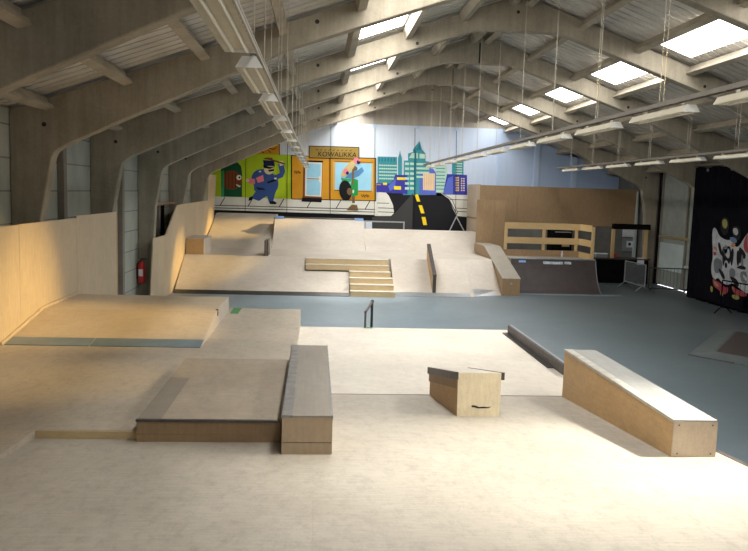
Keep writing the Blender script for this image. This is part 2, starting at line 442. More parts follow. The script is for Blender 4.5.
# raised table on the left
TZ = 1.0
t = thing('raised_table', 'wide tan plywood table left of the ledges, under the manual pad', 'platform', (-2.2, 10, 0))
mb = MB().box(-4.144, -.30, 6.53, 13.5, 0, TZ)
mb.build('table_top', [M['table']], t)
MB().prism([(5.5, 0), (5.5, 1.06), (6.53, TZ), (6.53, 0)], 'x', -4.144, XLB-.002).build('side_bank', M['table'], t)
MB().box(XLB, -1.54, 6.515, 6.53, .85, TZ-.004).build('riser_front', M['riser_ply'], t)
MB().box(-1.54, -.31, 13.5, 13.53, .6, TZ).build('green_edge', M['greenpaint'], t)
MB().box(-1.50, -1.36, 12.9, 13.5, TZ, TZ+.004).build('green_corner', M['greenpaint'], t)
# low bank with a deck against the left wall
t = thing('low_bank', 'low plywood bank rising to a flat deck beside the left barrier wall', 'ramp', (-2.9, 11.6, TZ))
DZ = 1.25
yk = (10.05, 10.32, 11.55, 13.15)
zb = lambda y: TZ+.004+(DZ-TZ)*(y-yk[0])/(yk[2]-yk[0])
XB = -1.55
MB().prism([(yk[0], TZ), (yk[1], zb(yk[1])), (yk[2], DZ), (yk[3], DZ), (yk[3], TZ)], 'x', -4.144, XB-.02).build('deck', M['bank'], t)
MB().prism([(yk[0], TZ), (yk[1], zb(yk[1])), (yk[2], DZ), (yk[3], DZ), (yk[3], TZ)], 'x', XB-.02, XB).build('side_board', M['far_ply'], t)
for a, b in ((-4.10, -3.02), (-3.0, XB-.005)):
    MB().prism([(yk[0]-.02, TZ+.002), (yk[0]-.02, TZ+.010), (yk[1], zb(yk[1])+.008), (yk[1], zb(yk[1]))], 'x', a, b).build('toe_plate', M['bluesheet'], t)
MB().prism([(yk[0]-.05, TZ), (yk[0]-.05, TZ+.04), (yk[2], DZ+.04), (yk[3], DZ+.04), (yk[3], DZ), (yk[2], DZ), (yk[0]+.05, TZ)], 'x', -4.144, -4.115).build('wall_batten', M['wall_ply'], t)
MB().box(XB-.03, XB+.006, yk[2]+.12, yk[2]+.2, DZ-.09, DZ+.006).build('hinge', M['black'], t)
# barrier wall on the left
def lean(z): return -4.355+.05*z
def lean_wall(outline, name, mat, parent, th=.03, off=0.):
    """a sheet nailed to the tapered column feet; outline in (y, z)"""
    mb = MB(); n = len(outline)
    vs = [(lean(z)+off, y, z) for y, z in outline]+[(lean(z)+th+off, y, z) for y, z in outline]
    mb.add(vs, [tuple(range(n)), tuple(range(2*n-1, n-1, -1))]+[(i, (i+1) % n, n+(i+1) % n, n+i) for i in range(n)])
    return mb.build(name, mat, parent)
t = thing('barrier_wall', 'tall plain plywood barrier wall along the near left side', 'wall panel', (-4.3, 11, 0))
for a, b, z1 in ((5.5, 8.3, 2.55), (8.3, 10.72, 2.55), (10.72, 13.2, 2.555), (13.2, 15.75, 2.59)):
    MB().box(-4.175, -4.145, a, b-.006, .85 if a < 13 else 0, z1).build('panel', M['wall_ply'], t)
MB().box(-4.2, -4.14, 15.75, 15.8, 0, 2.59).build('end_batten', M['edge_ply'], t)

# manual pad
t = thing('manual_pad', 'low wide scuffed manual pad between table riser and left ledge', 'ramp box', (-.9, 7.6, .7))
MB().prism([(6.42, .93), (6.42, 1.118), (8.83, 1.118), (8.83, TZ), (6.54, TZ), (6.54, .93)], 'x', -1.535, -.30).build('box_body', M['brown_ply'], t)
MB().box(-1.535, -.30, 6.44, 8.83, 1.118, 1.132).build('top_sheet', M['padtop'], t)
MB().box(-1.535, -1.33, 6.44, 7.9, 1.1315, 1.1335).build('worn_strip', M['pad_worn'], t)
MB().box(-1.54, -.295, 6.405, 6.44, 1.118, 1.136).build('front_coping', M['darksteel'], t)
MB().box(-1.535, -.31, 6.412, 6.42, .935, 1.0).build('kick_board', M['brown_ply'], t)

# two long ledges running down the bank
def ledge(x0, x1, y0, y1, ztop, label, top, side, front, inset, rz):
    t = thing('grind_ledge', label, 'ledge', ((x0+x1)/2, y0, bank_z(y0)))
    zf = bank_z(y0)
    MB().prism([(y0, zf), (y0, ztop-.015), (y1, ztop-.015), (y1, SZ), (FOLD-.02, SZ+.002)], 'x', x0, x1, 0).build('side_body', M[side], t)
    MB().box(x0+.004, x1-.004, y0-.012, y0, zf-.002, ztop-.016).build('front_panel', M[front], t)
    MB().box(x0+.09, x1-.01, y0-.014, y1, ztop-.015, ztop).build('top_sheet', M[top], t)
    MB().box(x0-.006, x0+.09, y0-.016, y1+.003, ztop-.018, ztop+.003).box(x0-.008, x0, y0-.016, y1+.003, ztop-.022, ztop+.003).build('left_coping', M[inset], t)
    if rz is None:
        MB().box(x0+.004, x1-.004, y0-.014, y0-.011, zf+.10, zf+.104).build('front_joint', M['darksteel'], t)
        MB().box(x1-.012, x1+.004, y0-.016, y1+.003, ztop-.03, ztop+.003).build('right_coping', M[inset], t)
    else:
        for dx in (.05, .345):
            for dz in (.03, .28): MB().tube((x0+dx, y0-.016, zf+dz), (x0+dx, y0-.01, zf+dz), .007, 8).build('screw_head', M['darksteel'], t)
    return t
M['cope_blue'] = flat('blue_grey_worn_edge', (.20, .19, .18), .45, .2, .3, 8)
g = ledge(-.272, .145, 6.02, 8.84, 1.306, 'long grey-topped grind ledge at the right end of the manual pad', 'ledgetop', 'brown_ply', 'front_brown', 'cope_blue', None)
g.rotation_euler.z = .006
M['cope_light'] = flat('rubbed_edge', (.42, .40, .34), .45, .1, .25, 8)
g = ledge(3.03, 3.425, 5.99, 8.83, 1.303, 'long pale-topped grind ledge on the right edge of the foreground bank', 'ledgetop_light', 'edge_ply', 'front_ply', 'cope_light', 1)

# wedge box in the middle
t = thing('wedge_box', 'short pale plywood wedge box with steel corners and a torn slot in front', 'ramp box', (1.7, 7.6, bank_z(7.6)))
A, Bq, C_, D_ = (1.485, 7.60), (1.94, 7.60), (1.84, 8.86), (1.385, 8.86)
def wz(y): return 1.297-(y-7.6)*.197
bot = [(A[0], A[1], bank_z(A[1])), (Bq[0], Bq[1], bank_z(Bq[1])), (C_[0], C_[1], SZ), (D_[0], D_[1], SZ)]
top = [(p[0], p[1], wz(p[1])-.012) for p in (A, Bq, C_, D_)]
MB().hexa(bot, top).build('side_body', M['edge_ply'], t)
MB().hexa([(A[0]+.003, 7.588, bank_z(7.6)), (Bq[0]-.003, 7.588, bank_z(7.6)), (Bq[0]-.003, 7.6, bank_z(7.6)), (A[0]+.003, 7.6, bank_z(7.6))],
          [(A[0]-.004, 7.588, wz(7.6)), (Bq[0]+.004, 7.588, wz(7.6)), (Bq[0]+.004, 7.6, wz(7.6)), (A[0]-.004, 7.6, wz(7.6))]).build('front_panel', M['pale_front'], t)
tp = [(A[0], 7.6), (Bq[0], 7.6), (C_[0], 8.86), (D_[0], 8.86)]
MB().hexa([(x, y, wz(y)-.012) for x, y in tp], [(x, y, wz(y)+.002) for x, y in tp]).build('top_sheet', M['flatply'], t)
for s, (p, q) in ((-1, (A, D_)), (1, (Bq, C_))):
    o = .035*s
    lo = [(p[0], p[1]-.014), (p[0]+o, p[1]-.014), (q[0]+o, q[1]), (q[0], q[1])]
    MB().hexa([(x, y, wz(y)-.075) for x, y in lo], [(x, y, wz(y)+.006) for x, y in lo]).build('steel_coping', M['rustysteel'], t)
lo = [(A[0], A[1]+.004), (A[0]-.014, A[1]+.004), (D_[0]-.014, D_[1]), (D_[0], D_[1])]
MB().hexa([(x, y, wz(y)-.17) for x, y in lo], [(x, y, wz(y)-.07) for x, y in lo]).build('side_board', M['brown_ply'], t)
slot = [(-.10, .008), (-.085, .018), (-.05, .012), (-.02, -.002), (.03, .002), (.08, -.002), (.115, .006), (.085, -.014), (.03, -.016), (-.03, -.018), (-.07, -.006), (-.095, -.004)]
MB().poly([(1.735+x, 7.586, .935+z) for x, z in slot]).build('torn_slot', M['black'], t)

# kerb rail at the right edge of the platform
t = thing('steel_kerb', 'long dark steel kerb along the right edge of the flat platform', 'kerb', (3.39, 11.5, SZ))
MB().box(3.40, 3.465, 9.95, 13.02, SZ, SZ+.15).build('bar', M['rustysteel'], t, bevel=.006)
MB().box(3.435, 3.468, 9.945, 13.025, SZ+.15, SZ+.156).build('top_strip', M['galv'], t)
MB().box(3.31, 3.40, 10.35, 13.03, SZ, SZ+.012).build('foot_flange', M['darksteel'], t)
MB().box(3.40, 3.465, 9.93, 9.95, SZ+.01, SZ+.14).build('end_plate', M['darksteel'], t, bevel=.004)
MB().tube((3.425, 9.922, SZ+.11), (3.425, 9.932, SZ+.11), .014, 10).build('bolt', M['galv'], t)

# handrail leading off the platform
t = thing('handrail', 'short dark steel rail on two posts at the far edge of the flat platform', 'rail', (.86, 13.34, SZ))
MB().tube((.862, 13.3, 1.0), (1.08, 14.62, 1.005), .024, 10).build('rail_bar', M['rustysteel'], t)
MB().tube((.865, 13.32, SZ), (.865, 13.32, 1.0), .02, 10).build('post', M['darksteel'], t)
MB().tube((1.07, 14.55, 0), (1.07, 14.55, 1.0), .026, 10).build('post', M['darksteel'], t)
MB().tube((1.077, 14.60, 1.005), (1.082, 14.63, 1.005), .034, 10).build('end_cap', M['black'], t)
MB().box(.84, .99, 13.29, 13.35, SZ, SZ+.012).build('foot_plate', M['greenpaint'], t)

# ------------------------------------------------------------------ far ramps
DK = 1.0
def arc_profile(y0, z0, y1, z1, n=10, amt=.32):
    """concave transition from (y0,z0) to (y1,z1)"""
    pts = []
    for i in range(n+1):
        s = i/n; pts.append((y0+(y1-y0)*s, z0+(z1-z0)*((1-amt)*s+amt*s*s*s)))
    return pts
XW = -4.265
t = thing('left_bank', 'broad plywood bank on the left, rising from the blue floor beside the stairs', 'ramp', (-1.8, 23.2, 0))
MB().prism([(22.45, 0), (24.29, DK), (24.29, 0)], 'x', XW, -.42).prism([(22.45, 0), (23.6, .625), (23.6, 0)], 'x', -.42, .96).build('riding_surface', M['far_ply'], t)
MB().prism([(22.40, 0), (22.40, .012), (22.56, .10), (22.56, .06)], 'x', XW, .95).build('toe_plate', M['darksteel'], t)
# stairs
t = thing('staircase', 'six plywood steps in the middle of the far ramps, top two extra wide', 'stairs', (1.5, 23.2, 0))
st = [(.98, 2.33), (.98, 2.32), (.97, 2.31), (.98, 2.27), (-.40, 2.25), (-.40, 2.23)]
M['stair_riser'] = plywood('stair_riser_plywood', (.70, .54, .31), None, .1, .6, (2, 10, 10))
for i, (a, b) in enumerate(st):
    y0 = 22.4+i*.31; z1 = (i+1)*.166
    s = MB().box(a, b, y0, 24.3, i*.166, z1-.012).build('step', M['stair_riser'], t)
    MB().box(a-.008, b+.008, y0-.012, 24.3 if i == 5 else y0+.33, z1-.012, z1).build('tread', M['flatply'], s)
# right banks
t = thing('middle_bank', 'plywood bank right of the stairs with a plank hubba standing on it', 'ramp', (3.6, 23.6, 0))
MB().prism([(22.85, 0), (24.45, DK), (24.45, 0)], 'x', 2.36, 4.80).build('riding_surface', M['far_ply'], t)
MB().prism([(22.72, 0), (22.72, .01), (22.98, .10), (22.98, .07)], 'x', 2.36, 4.74).build('toe_plate', M['galv'], t)
t = thing('corner_bank', 'narrow plywood bank between the plank hubba side and the big sloping ledge', 'ramp', (5.3, 24, 0))
MB().hexa([(4.80, 22.85, 0), (5.86, 23.4, 0), (5.86, 25.0, 0), (4.80, 24.45, 0)], [(4.80, 22.86, .006), (5.86, 23.41, .006), (5.86, 25.0, DK), (4.80, 24.45, DK)]).build('riding_surface', M['far_ply'], t)
MB().hexa([(4.88, 22.90, 0), (5.66, 23.2, 0), (5.66, 23.5, .10), (4.88, 23.2, .15)], [(4.88, 22.90, .012), (5.66, 23.2, .012), (5.66, 23.5, .14), (4.88, 23.2, .23)]).build('toe_plate', M['steel'], t)
# deck between lower and upper ramps
tag(MB().box(XW, 2.3, 24.3, YB-.02, 0, DK-.001).box(2.3, 4.8, 24.46, YB-.02, 0, DK-.001).prism([(4.8, 24.46), (5.86, 25.01), (5.86, YB-.02), (4.8, YB-.02)], 'z', 0, DK-.001)
    .build('upper_deck', M['far_ply']), 'level plywood deck at the top of the far stairs', 'platform')
# upper transitions
def quarter(label, x0, x1, y0, y1, z1, deckto):
    t = thing('quarter_ramp', label, 'ramp', ((x0+x1)/2, y0, DK))
    pr = arc_profile(y0, DK, y1, z1)+[(deckto, z1), (deckto, DK)]
    MB().prism(pr, 'x', x0, x1).build('riding_surface', M['far_ply'], t)
    return t
quarter('left upper quarter ramp, sunlit, reaching the mural wall', -4.205, -1.74, 27.3, 31.0, 2.12, 31.9)
t = quarter('middle upper quarter ramp with blue corner pieces on its coping', -1.73, 1.73, 27.7, 29.5, 2.07, 30.2)
MB().tube((-1.73, 29.49, 2.075), (1.73, 29.49, 2.075), .03, 10).build('coping', M['darksteel'], t)
for a in (-1.72, 1.38): MB().box(a, a+.34, 29.44, 29.62, 2.03, 2.115).build('blue_corner', M['blue_sticker'], t)
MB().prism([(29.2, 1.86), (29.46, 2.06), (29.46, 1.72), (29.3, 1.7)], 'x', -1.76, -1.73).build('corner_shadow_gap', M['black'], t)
t = quarter('right upper quarter ramp below the painted road', 1.75, 6.25, 27.7, 29.6, 1.70, 30.2)
# side wall on the far left
t = thing('side_wall', 'stepped plywood wall along the far left side, highest next to the mural', 'wall panel', (-4.3, 25, 0))
lean_wall([(19.6, 0), (21.15, 0), (21.15, 1.80), (19.6, 1.80)], 'panel', M['wall_ply'], t)
lean_wall([(21.155, 0), (23.9, 0), (23.9, 2.62), (22.6, 2.60), (21.155, 1.80)], 'panel', M['wall_ply'], t)
lean_wall([(23.905, 0), (28.6, 0), (28.6, 2.66), (23.905, 2.62)], 'panel', M['wall_ply'], t)
lean_wall([(28.605, 0), (30.6, 0), (30.6, 3.66), (28.605, 3.62)], 'panel', M['wall_ply'], t)
tag(MB().box(XL+.005, XL+.03, 20.6, 23.2, 1.1, 2.62).build('dark_opening_board', M['cloth']), 'black sheet on the left block wall above the low part of the side wall', 'board')
tag(MB().box(XL+.13, XL+.22, 20.3, 23.9, 2.60, 2.68).build('wooden_rail_beam', M['brown_ply']), 'thin brown timber above the black sheet on the left wall', 'beam')
# plywood box on the deck
t = thing('plywood_box', 'small orange plywood box on the far deck against the left side wall', 'ramp box', (-3.9, 24.6, DK))
MB().box(-4.24, -3.68, 24.36, 25.9, DK, DK+.50).build('side_body', M['far_ply'], t)
MB().box(-4.24, -3.68, 24.34, 24.36, DK, DK+.50).build('front_panel', M['edge_ply'], t)
MB().box(-4.245, -3.66, 24.33, 25.91, DK+.50, DK+.52).build('top_sheet', M['far_ply'], t)
# plank standing end on
t = thing('plank_barrier', 'thin dark plank ledge seen end on, left of the middle quarter ramp', 'ledge', (-1.70, 24.6, DK))
MB().box(-1.745, -1.635, 24.32, 25.3, DK, DK+.49).build('board', M['brown_ply'], t)
MB().box(-1.75, -1.71, 24.31, 25.3, DK, DK+.50).build('steel_edge', M['darksteel'], t)
MB().box(-1.67, -1.63, 24.31, 25.3, DK, DK+.52).build('steel_edge', M['darksteel'], t)
# hubba plank
t = thing('hubba_ledge', 'narrow steel-capped plank hubba running down the bank right of the stairs', 'ledge', (3.6, 23.8, 0))
MB().prism([(23.0, .09), (23.0, .62), (24.5, 1.48), (24.5, DK)], 'x', 3.56, 3.67).build('side_board', M['edge_ply'], t)
MB().prism([(22.98, .62), (22.98, .66), (24.5, 1.52), (24.5, 1.48)], 'x', 3.555, 3.675).build('steel_cap', M['rustysteel'], t)
MB().box(3.565, 3.665, 22.97, 23.0, .04, .62).build('end_board', M['darksteel'], t)
# big sloping ledge
t = thing('sloping_ledge', 'big boxed plywood ledge sloping down beside the dark mini ramp', 'ledge', (6.15, 25, 0))
sp_ = [(23.4, 0), (23.4, .53), (26.3, 1.36), (28.0, 1.36), (28.0, 0)]
MB().prism(sp_, 'x', 5.87, 6.44).build('side_body', M['brown_ply'], t)
MB().box(5.875, 6.435, 23.385, 23.4, 0, .53).build('front_panel', M['brown_ply'], t)
M['ledge_grey'] = plywood('greyed_ledge_top', (.33, .30, .25), None, .5, .6, (12, .7, 12))
MB().prism([(23.38, .53), (23.38, .55), (26.3, 1.385), (28.0, 1.385), (28.0, 1.36), (26.3, 1.36)], 'x', 5.86, 6.45).build('top_sheet', M['ledge_grey'], t)
MB().tube((6.15, 23.37, .38), (6.15, 23.385, .38), .04, 12).build('plate', M['galv'], t)
# tall panel behind it
t = thing('tall_panel', 'tall upright plywood panel behind the sloping ledge', 'wall panel', (6.45, 28.1, DK))
MB().box(5.93, 6.62, 28.05, 28.12, DK, 3.0).build('board', M['brown_ply'], t)
MB().box(6.625, 7.0, 28.05, 28.12, DK, 3.0).build('board', M['brown_ply'], t)
# plywood wall along the back
t = thing('plywood_wall', 'long brown plywood wall along the back right with grey lower half', 'wall panel', (9.5, 29.7, 0))
for a, b in ((6.35, 7.9), (7.905, 9.6), (9.605, 11.3), (11.305, 12.9)):
    MB().box(a, b, 29.68, 29.74, 2.26, 3.57).build('upper_panel', M['brown_ply'], t)
MB().box(6.35, 12.9, 29.66, 29.72, 2.05, 2.26).build('rail_board', M['brown_ply'], t)
MB().box(6.35, 12.9, 29.70, 29.76, 0, 2.05).build('lower_panel', M['greywall'], t)
MB().box(6.32, 6.38, 29.70, 31.95, 2.26, 3.60).build('return_panel', M['front_ply'], t)
MB().box(6.32, 6.38, 28.15, 31.95, DK, 2.20).build('return_panel', M['front_ply'], t)
MB().box(6.30, 6.40, 28.15, 31.95, 2.20, 2.26).build('return_rail', M['brown_ply'], t)
# steel rails on the top deck
def low_rail(name, label, x0, x1, y, z0, z1):
    t = thing(name, label, 'rail', ((x0+x1)/2, y, z0))
    MB().box(x0, x1, y-.025, y+.025, z1-.05, z1).build('rail_bar', M['steel'], t)
    for x in (x0+.03, x1-.03): MB().box(x-.025, x+.025, y-.025, y+.025, z0, z1-.05).build('post', M['steel'], t)
    return t
low_rail('grind_rail', 'low square steel rail in front of the painted road', 1.80, 3.42, 30.0, 1.70, 2.02)
t = thing('trestle', 'pair of crossed steel legs leaning in front of the mural corner', 'rail', (5.6, 30.0, 1.70))
tA, tB, tC = (wallY(449.5, 229, 29.95), wallY(456.5, 216.5, 29.95), wallY(464.5, 228, 29.95))
MB().tube((tA.x, 29.95, 1.70), (tB.x, 29.95, tB.z), .022, 8).build('leg', M['steel'], t)
MB().tube((tB.x, 29.99, tB.z), (tC.x, 29.99, 1.70), .022, 8).build('leg', M['steel'], t)
MB().tube((tB.x, 29.97, tB.z-.01), (tB.x+.35, 31.6, tB.z-.02), .02, 8).build('rail_bar', M['steel'], t)

# ------------------------------------------------------------------ mini ramp with fence
t = thing('mini_ramp', 'dark brown quarter ramp with a pale deck, right of the sloping ledge', 'ramp', (7.9, 24.8, 0))
X0, X1 = 6.46, 9.36
def qp(y0, y1, z1, n=10):
    r = []
    for i in range(n+1):
        a = i/n*1.05; r.append((y0+(y1-y0)*math.sin(a)/math.sin(1.05), z1*(1-math.cos(a))/(1-math.cos(1.05))))
    return r
MB().prism(qp(23.88, 24.75, 1.08)+[(24.75, 0)], 'x', X0, X1).build('riding_surface', M['darkply'], t)
MB().box(X0, X1, 24.75, 26.05, 0, 1.08).build('deck', M['ledge_grey'], t)
MB().tube((X0, 24.75, 1.085), (X1, 24.75, 1.085), .03, 10).build('coping', M['galv'], t)
MB().prism([(23.70, 0), (23.70, .01), (23.9, .02), (23.9, 0)], 'x', X0, X1+.6).build('toe_plate', M['bluesheet'], t)
MB().prism(qp(23.88, 24.75, 1.08)+[(24.75, 0)], 'x', X1, X1+.03).build('side_board', M['greyboard'], t)
# stickers near the lip
def on_ramp(x, s):                                # a point on the transition, s measured down from the lip
    q = qp(23.88, 24.75, 1.08, 40); rest = s
    for (a, b) in zip(q[::-1], q[::-1][1:]):
        d = math.hypot(a[0]-b[0], a[1]-b[1])
        if rest <= d: k = rest/d; return (x, a[0]+(b[0]-a[0])*k-.006, a[1]+(b[1]-a[1])*k+.004)
        rest -= d
def sticker(x0, x1, s0, s1, mat):
    return MB().poly([on_ramp(x0, s1), on_ramp(x1, s1), on_ramp(x1, s0), on_ramp(x0, s0)]).build('sticker', mat, t)
sticker(6.72, 6.96, .06, .13, M['blue_sticker'])
M['sticker_pale'] = flat('pale_sticker', (.46, .52, .56), .5, 0, .55, 16)
# small lettered banner stickers: irregular pale letter blocks on the dark board
def text_mesh(name, body, mat, parent, origin, right, up, size, shear=0, extrude=.0):
    c = bpy.data.curves.new(name, 'FONT'); c.body = body; c.size = size; c.shear = shear; c.align_x = 'CENTER'; c.align_y = 'CENTER'; c.extrude = extrude
    tmp = bpy.data.objects.new(name+'_tmp', c); COL.objects.link(tmp)
    dg = bpy.context.evaluated_depsgraph_get(); dg.update()
    me = bpy.data.meshes.new_from_object(tmp.evaluated_get(dg))
    bpy.data.objects.remove(tmp)
    right = Vector(right).normalized(); up = Vector(up).normalized(); nrm = right.cross(up)
    mtx = Matrix((right, up, nrm)).transposed().to_4x4(); mtx.translation = Vector(origin)
    me.transform(mtx); me.materials.clear(); me.materials.append(mat)
    o = bpy.data.objects.new(name, me); COL.objects.link(o)
    if parent is not None:
        o.parent = parent; me.transform(Matrix.Translation(-parent.location))
    return o
sticker(7.56, 8.24, .08, .17, M['sticker_pale']); sticker(8.29, 8.52, .07, .16, M['sticker_pale'])
# fence round its deck
t = thing('pine_fence', 'two-rail pine fence around the deck of the dark mini ramp', 'fence', (7.9, 25.9, 1.08))
YFc = 25.98
for x in (6.56, 7.92, 9.10): MB().box(x-.05, x+.05, YFc, YFc+.06, 1.08, 2.2).build('post', M['pine'], t)
for z0, z1 in ((2.03, 2.25), (1.52, 1.74)):
    MB().box(6.5, 9.2, YFc-.03, YFc, z0, z1).build('rail', M['pine'], t)
    MB().box(9.2, 9.23, 24.82, YFc-.0, z0, z1).build('rail', M['pine'], t)
MB().box(6.5, 9.2, YFc-.03, YFc, 1.08, 1.30).build('kick_board', M['brown_ply'], t)
MB().box(9.2, 9.23, 24.82, YFc, 1.08, 1.28).build('kick_board', M['pine'], t)
MB().box(9.23, 9.32, 24.80, 24.88, 1.08, 2.2).build('post', M['pine'], t)
b = MB().lathe([(.0, 0), (.035, 0), (.035, .13), (.014, .18), (.014, .22), (0, .22)], (8.45, 25.5, 1.08), 12)
t = thing('drink_bottle', 'small pale drink bottle standing on the mini ramp deck', 'bottle', (8.45, 25.5, 1.08))
MB().lathe([(.005, 0), (.035, 0), (.037, .14), (.016, .19), (.016, .21), (.005, .21)], (8.45, 25.5, 1.08), 12).build('body', M['paper'], t, smooth=True)
MB().lathe([(.005, .21), (.02, .21), (.02, .235), (.005, .235)], (8.45, 25.5, 1.08), 12).build('cap', M['white'], t)

t = thing('dark_cabinet', 'dark cabinet with a yellowish panel seen through the pine fence', 'cabinet', (9.5, 29.2, 0))
MB().box(9.15, 9.95, 28.9, 29.6, 0, 1.95).build('cabinet_body', M['cloth'], t, bevel=.02)
MB().box(9.55, 9.85, 28.885, 28.9, 1.25, 1.55).build('front_panel', M['yellow'], t)
MB().box(9.25, 9.9, 28.885, 28.9, 1.80, 1.84).build('handle_bar', M['galv'], t)
# ------------------------------------------------------------------ counter, posters, barriers
t = thing('counter', 'black-draped counter with two wooden posts and a black top beam', 'counter', (11.4, 27.9, 0))
MB().box(10.35, 12.5, 27.55, 28.2, 0, .90).build('draped_front', M['cloth'], t)
MB().box(10.3, 12.55, 27.5, 28.25, .90, .95).build('counter_top', M['darkply'], t)
for x in (11.08, 12.36): MB().box(x-.055, x+.055, 27.56, 27.66, .95, 2.05).build('post', M['pine'], t)
MB().box(11.05, 12.48, 27.52, 27.7, 2.05, 2.25).build('top_beam', M['cloth'], t)
MB().box(12.05, 12.32, 27.535, 27.548, .72, .99).build('paper_sheet', M['paper'], t)
t = thing('cash_box', 'small pale box at the left end of the black counter', 'box', (10.7, 27.8, .95))
MB().box(10.5, 10.95, 27.7, 27.95, .95, 1.08).build('body', M['greyboard'], t, bevel=.01)
MB().box(10.49, 10.96, 27.69, 27.96, 1.08, 1.11).build('lid', M['paper'], t)
t = thing('red_cup', 'small red tub on the black counter beside the left wooden post', 'tub', (11.3, 27.8, .95))
MB().lathe([(.05, 0), (.07, .15), (.065, .15), (.05, .02)], (11.3, 27.85, .95), 14).build('body', M['red'], t)
MB().lathe([(.06, .15), (.075, .15), (.075, .17), (.06, .17)], (11.3, 27.85, .95), 14).build('rim', M['red'], t)
tag(MB().box(12.28, 12.83, 29.64, 29.66, 1.66, 1.96).build('poster', M['paper']), 'white paper notice on the grey wall above the square board', 'poster')
t = thing('target_board', 'grey square board with a pale target on the wall behind the counter', 'board', (12.6, 29.62, 1.1))
MB().box(12.30, 12.88, 29.62, 29.66, 1.08, 1.62).build('backing', M['greyboard'], t)
MB().box(12.46, 12.72, 29.612, 29.62, 1.24, 1.50).build('pale_square', M['paper'], t)
MB().tube((12.59, 29.606, 1.37), (12.59, 29.612, 1.37), .06, 14).build('dark_centre', M['black'], t)
tag(MB().hexa([(12.70, 29.5, 0), (12.84, 29.5, 0), (12.84, 29.6, 0), (12.70, 29.6, 0)], [(12.74, 29.5, 3.5), (12.78, 29.5, 3.5), (12.78, 29.6, 3.5), (12.74, 29.6, 3.5)])
    .build('pale_post', M['doorpanel']), 'pale tapering post at the right end of the brown plywood wall', 'post')

def barrier(label, p, q, h, mat, gap, bars=14):
    p, q = Vector((*p, 0)), Vector((*q, 0)); d = (q-p).normalized(); nrm = Vector((-d.y, d.x, 0)); L = (q-p).length
    t = thing('crowd_barrier', label, 'barrier', (p+q)/2)
    Z = lambda v, z: (v.x, v.y, z)
    mb = MB()
    mb.tube(Z(p, gap), Z(p, h), .019); mb.tube(Z(q, gap), Z(q, h), .019); mb.tube(Z(p, h), Z(q, h), .019); mb.tube(Z(p, gap), Z(q, gap), .019)
    mb.build('tube_frame', M[mat], t)
    for i in range(1, bars):
        c = p+d*L*i/bars
        MB().tube(Z(c, gap), Z(c, h), .006 if bars > 10 else .012, 6).build('bar', M[mat], t)
    for e in (p+d*.12, q-d*.12):
        a, b2 = e+nrm*.28, e-nrm*.28
        MB().tube(Z(a, .015), Z(e, gap+.03), .017).tube(Z(b2, .015), Z(e, gap+.03), .017).build('foot', M[mat], t)
    return t
barrier('grey mesh crowd barrier standing in front of the black counter', (11.16, 26.5), (11.20, 24.85), .95, 'galv', .2, 22)
barrier('dark crowd barrier across the sliding door', (11.36, 24.9), (12.78, 24.72), .86, 'darksteel', .15, 12)
barrier('dark crowd barrier at the foot of the black curtain, its splayed foot showing', (11.55, 20.55), (11.85, 18.3), .95, 'curtain', .24, 12)

# sliding door in the right wall
d = thing('door_1', None, None, (12.85, 26.2, 0)); tag(d, kind='structure')
DY0, DY1 = 24.45, 27.45
mb = MB(); n = 30; vs = []
for i in range(n*2+1):
    y = DY0+.05+(DY1-DY0-.1)*i/(n*2); x = 12.84+(.025 if (i//2) % 2 else 0)
    vs += [(x, y, .09), (x, y, 4.3)]
mb.add(vs, [(2*i, 2*i+1, 2*i+3, 2*i+2) for i in range(n*2)])
mb.build('corrugated_sheet', M['doorsheet'], d)
fr = MB()
for y in (DY0, DY0+.95, DY1-.06): fr.box(12.79, 12.85, y, y+.06, .06, 4.35)
fr.build('door_frame', M['post'], d)
MB().box(12.78, 12.84, DY0, DY1, 1.80, 1.88).build('cross_rail', M['yellow'], d)
MB().box(12.78, 12.84, DY0, DY1, 4.2, 4.34).build('top_rail', M['yellow'], d)
MB().box(12.79, 12.82, DY0+1.03, DY1-.12, .62, 1.62).build('lower_panel', M['doorpanel'], d)
MB().box(12.76, 12.82, DY0+.3, DY0+.85, .80, .92).build('lock_box', M['doorpanel'], d)
for k in range(3): MB().box(12.755, 12.76, DY0+.38+.15*k, DY0+.46+.15*k, .92, .97).build('bright_catch', M['pine'], d)
MB().box(12.80, 12.90, DY0+.15, DY0+.75, .0, .04).build('daylight_slit', M['daylight'], d)
MB().box(12.86, 12.90, DY0+1., DY1, .0, .008).build('daylight_slit', M['daylight'], d)
MB().box(12.86, 12.90, DY1-.02, DY1+.12, 3.75, 4.02).build('daylight_slit', M['daylight'], d)
# dark jamb left of the door
tn += 1; tag(MB().box(12.80, 12.93, 27.58, 27.72, 0, 4.3).build('trim_%d' % tn, M['cloth']), kind='structure')

# black curtain with graffiti banner
mb = MB(); N = 60; y0, y1 = 23.94, 20.32; vs = []
for i in range(N+1):
    y = y0+(y1-y0)*i/N
    x = 12.22+.04*math.sin(i*.9)+.02*math.sin(i*2.3+1)
    vs += [(x-.03*math.sin(i*.5), y, .02), (x, y, 4.26+.02*math.sin(i*.35))]
mb.add(vs, [(2*i, 2*i+1, 2*i+3, 2*i+2) for i in range(N)])
t = thing('black_curtain', 'tall black curtain hanging on the right wall beside the sliding door', 'curtain', (12.22, 22, 0))
mb.build('drape', M['curtain'], t, smooth=True)
MB().tube((12.22, 23.97, 4.29), (12.22, 20.25, 4.29), .02, 8).build('curtain_rail', M['darksteel'], t)
for y in (23.0, 21.6): MB().tube((12.13, y, 4.16), (12.17, y, 4.16), .05, 10).build('hanging_ring', M['greyboard'], t)
t = thing('graffiti_banner', 'black banner with pale grey graffiti lettering hung on the black curtain', 'banner', (12.22, 21, .2))
GX = 12.115
MB().box(GX+.004, GX+.012, 20.4, 23.3, .12, 3.0).build('cloth', M['curtain'], t)
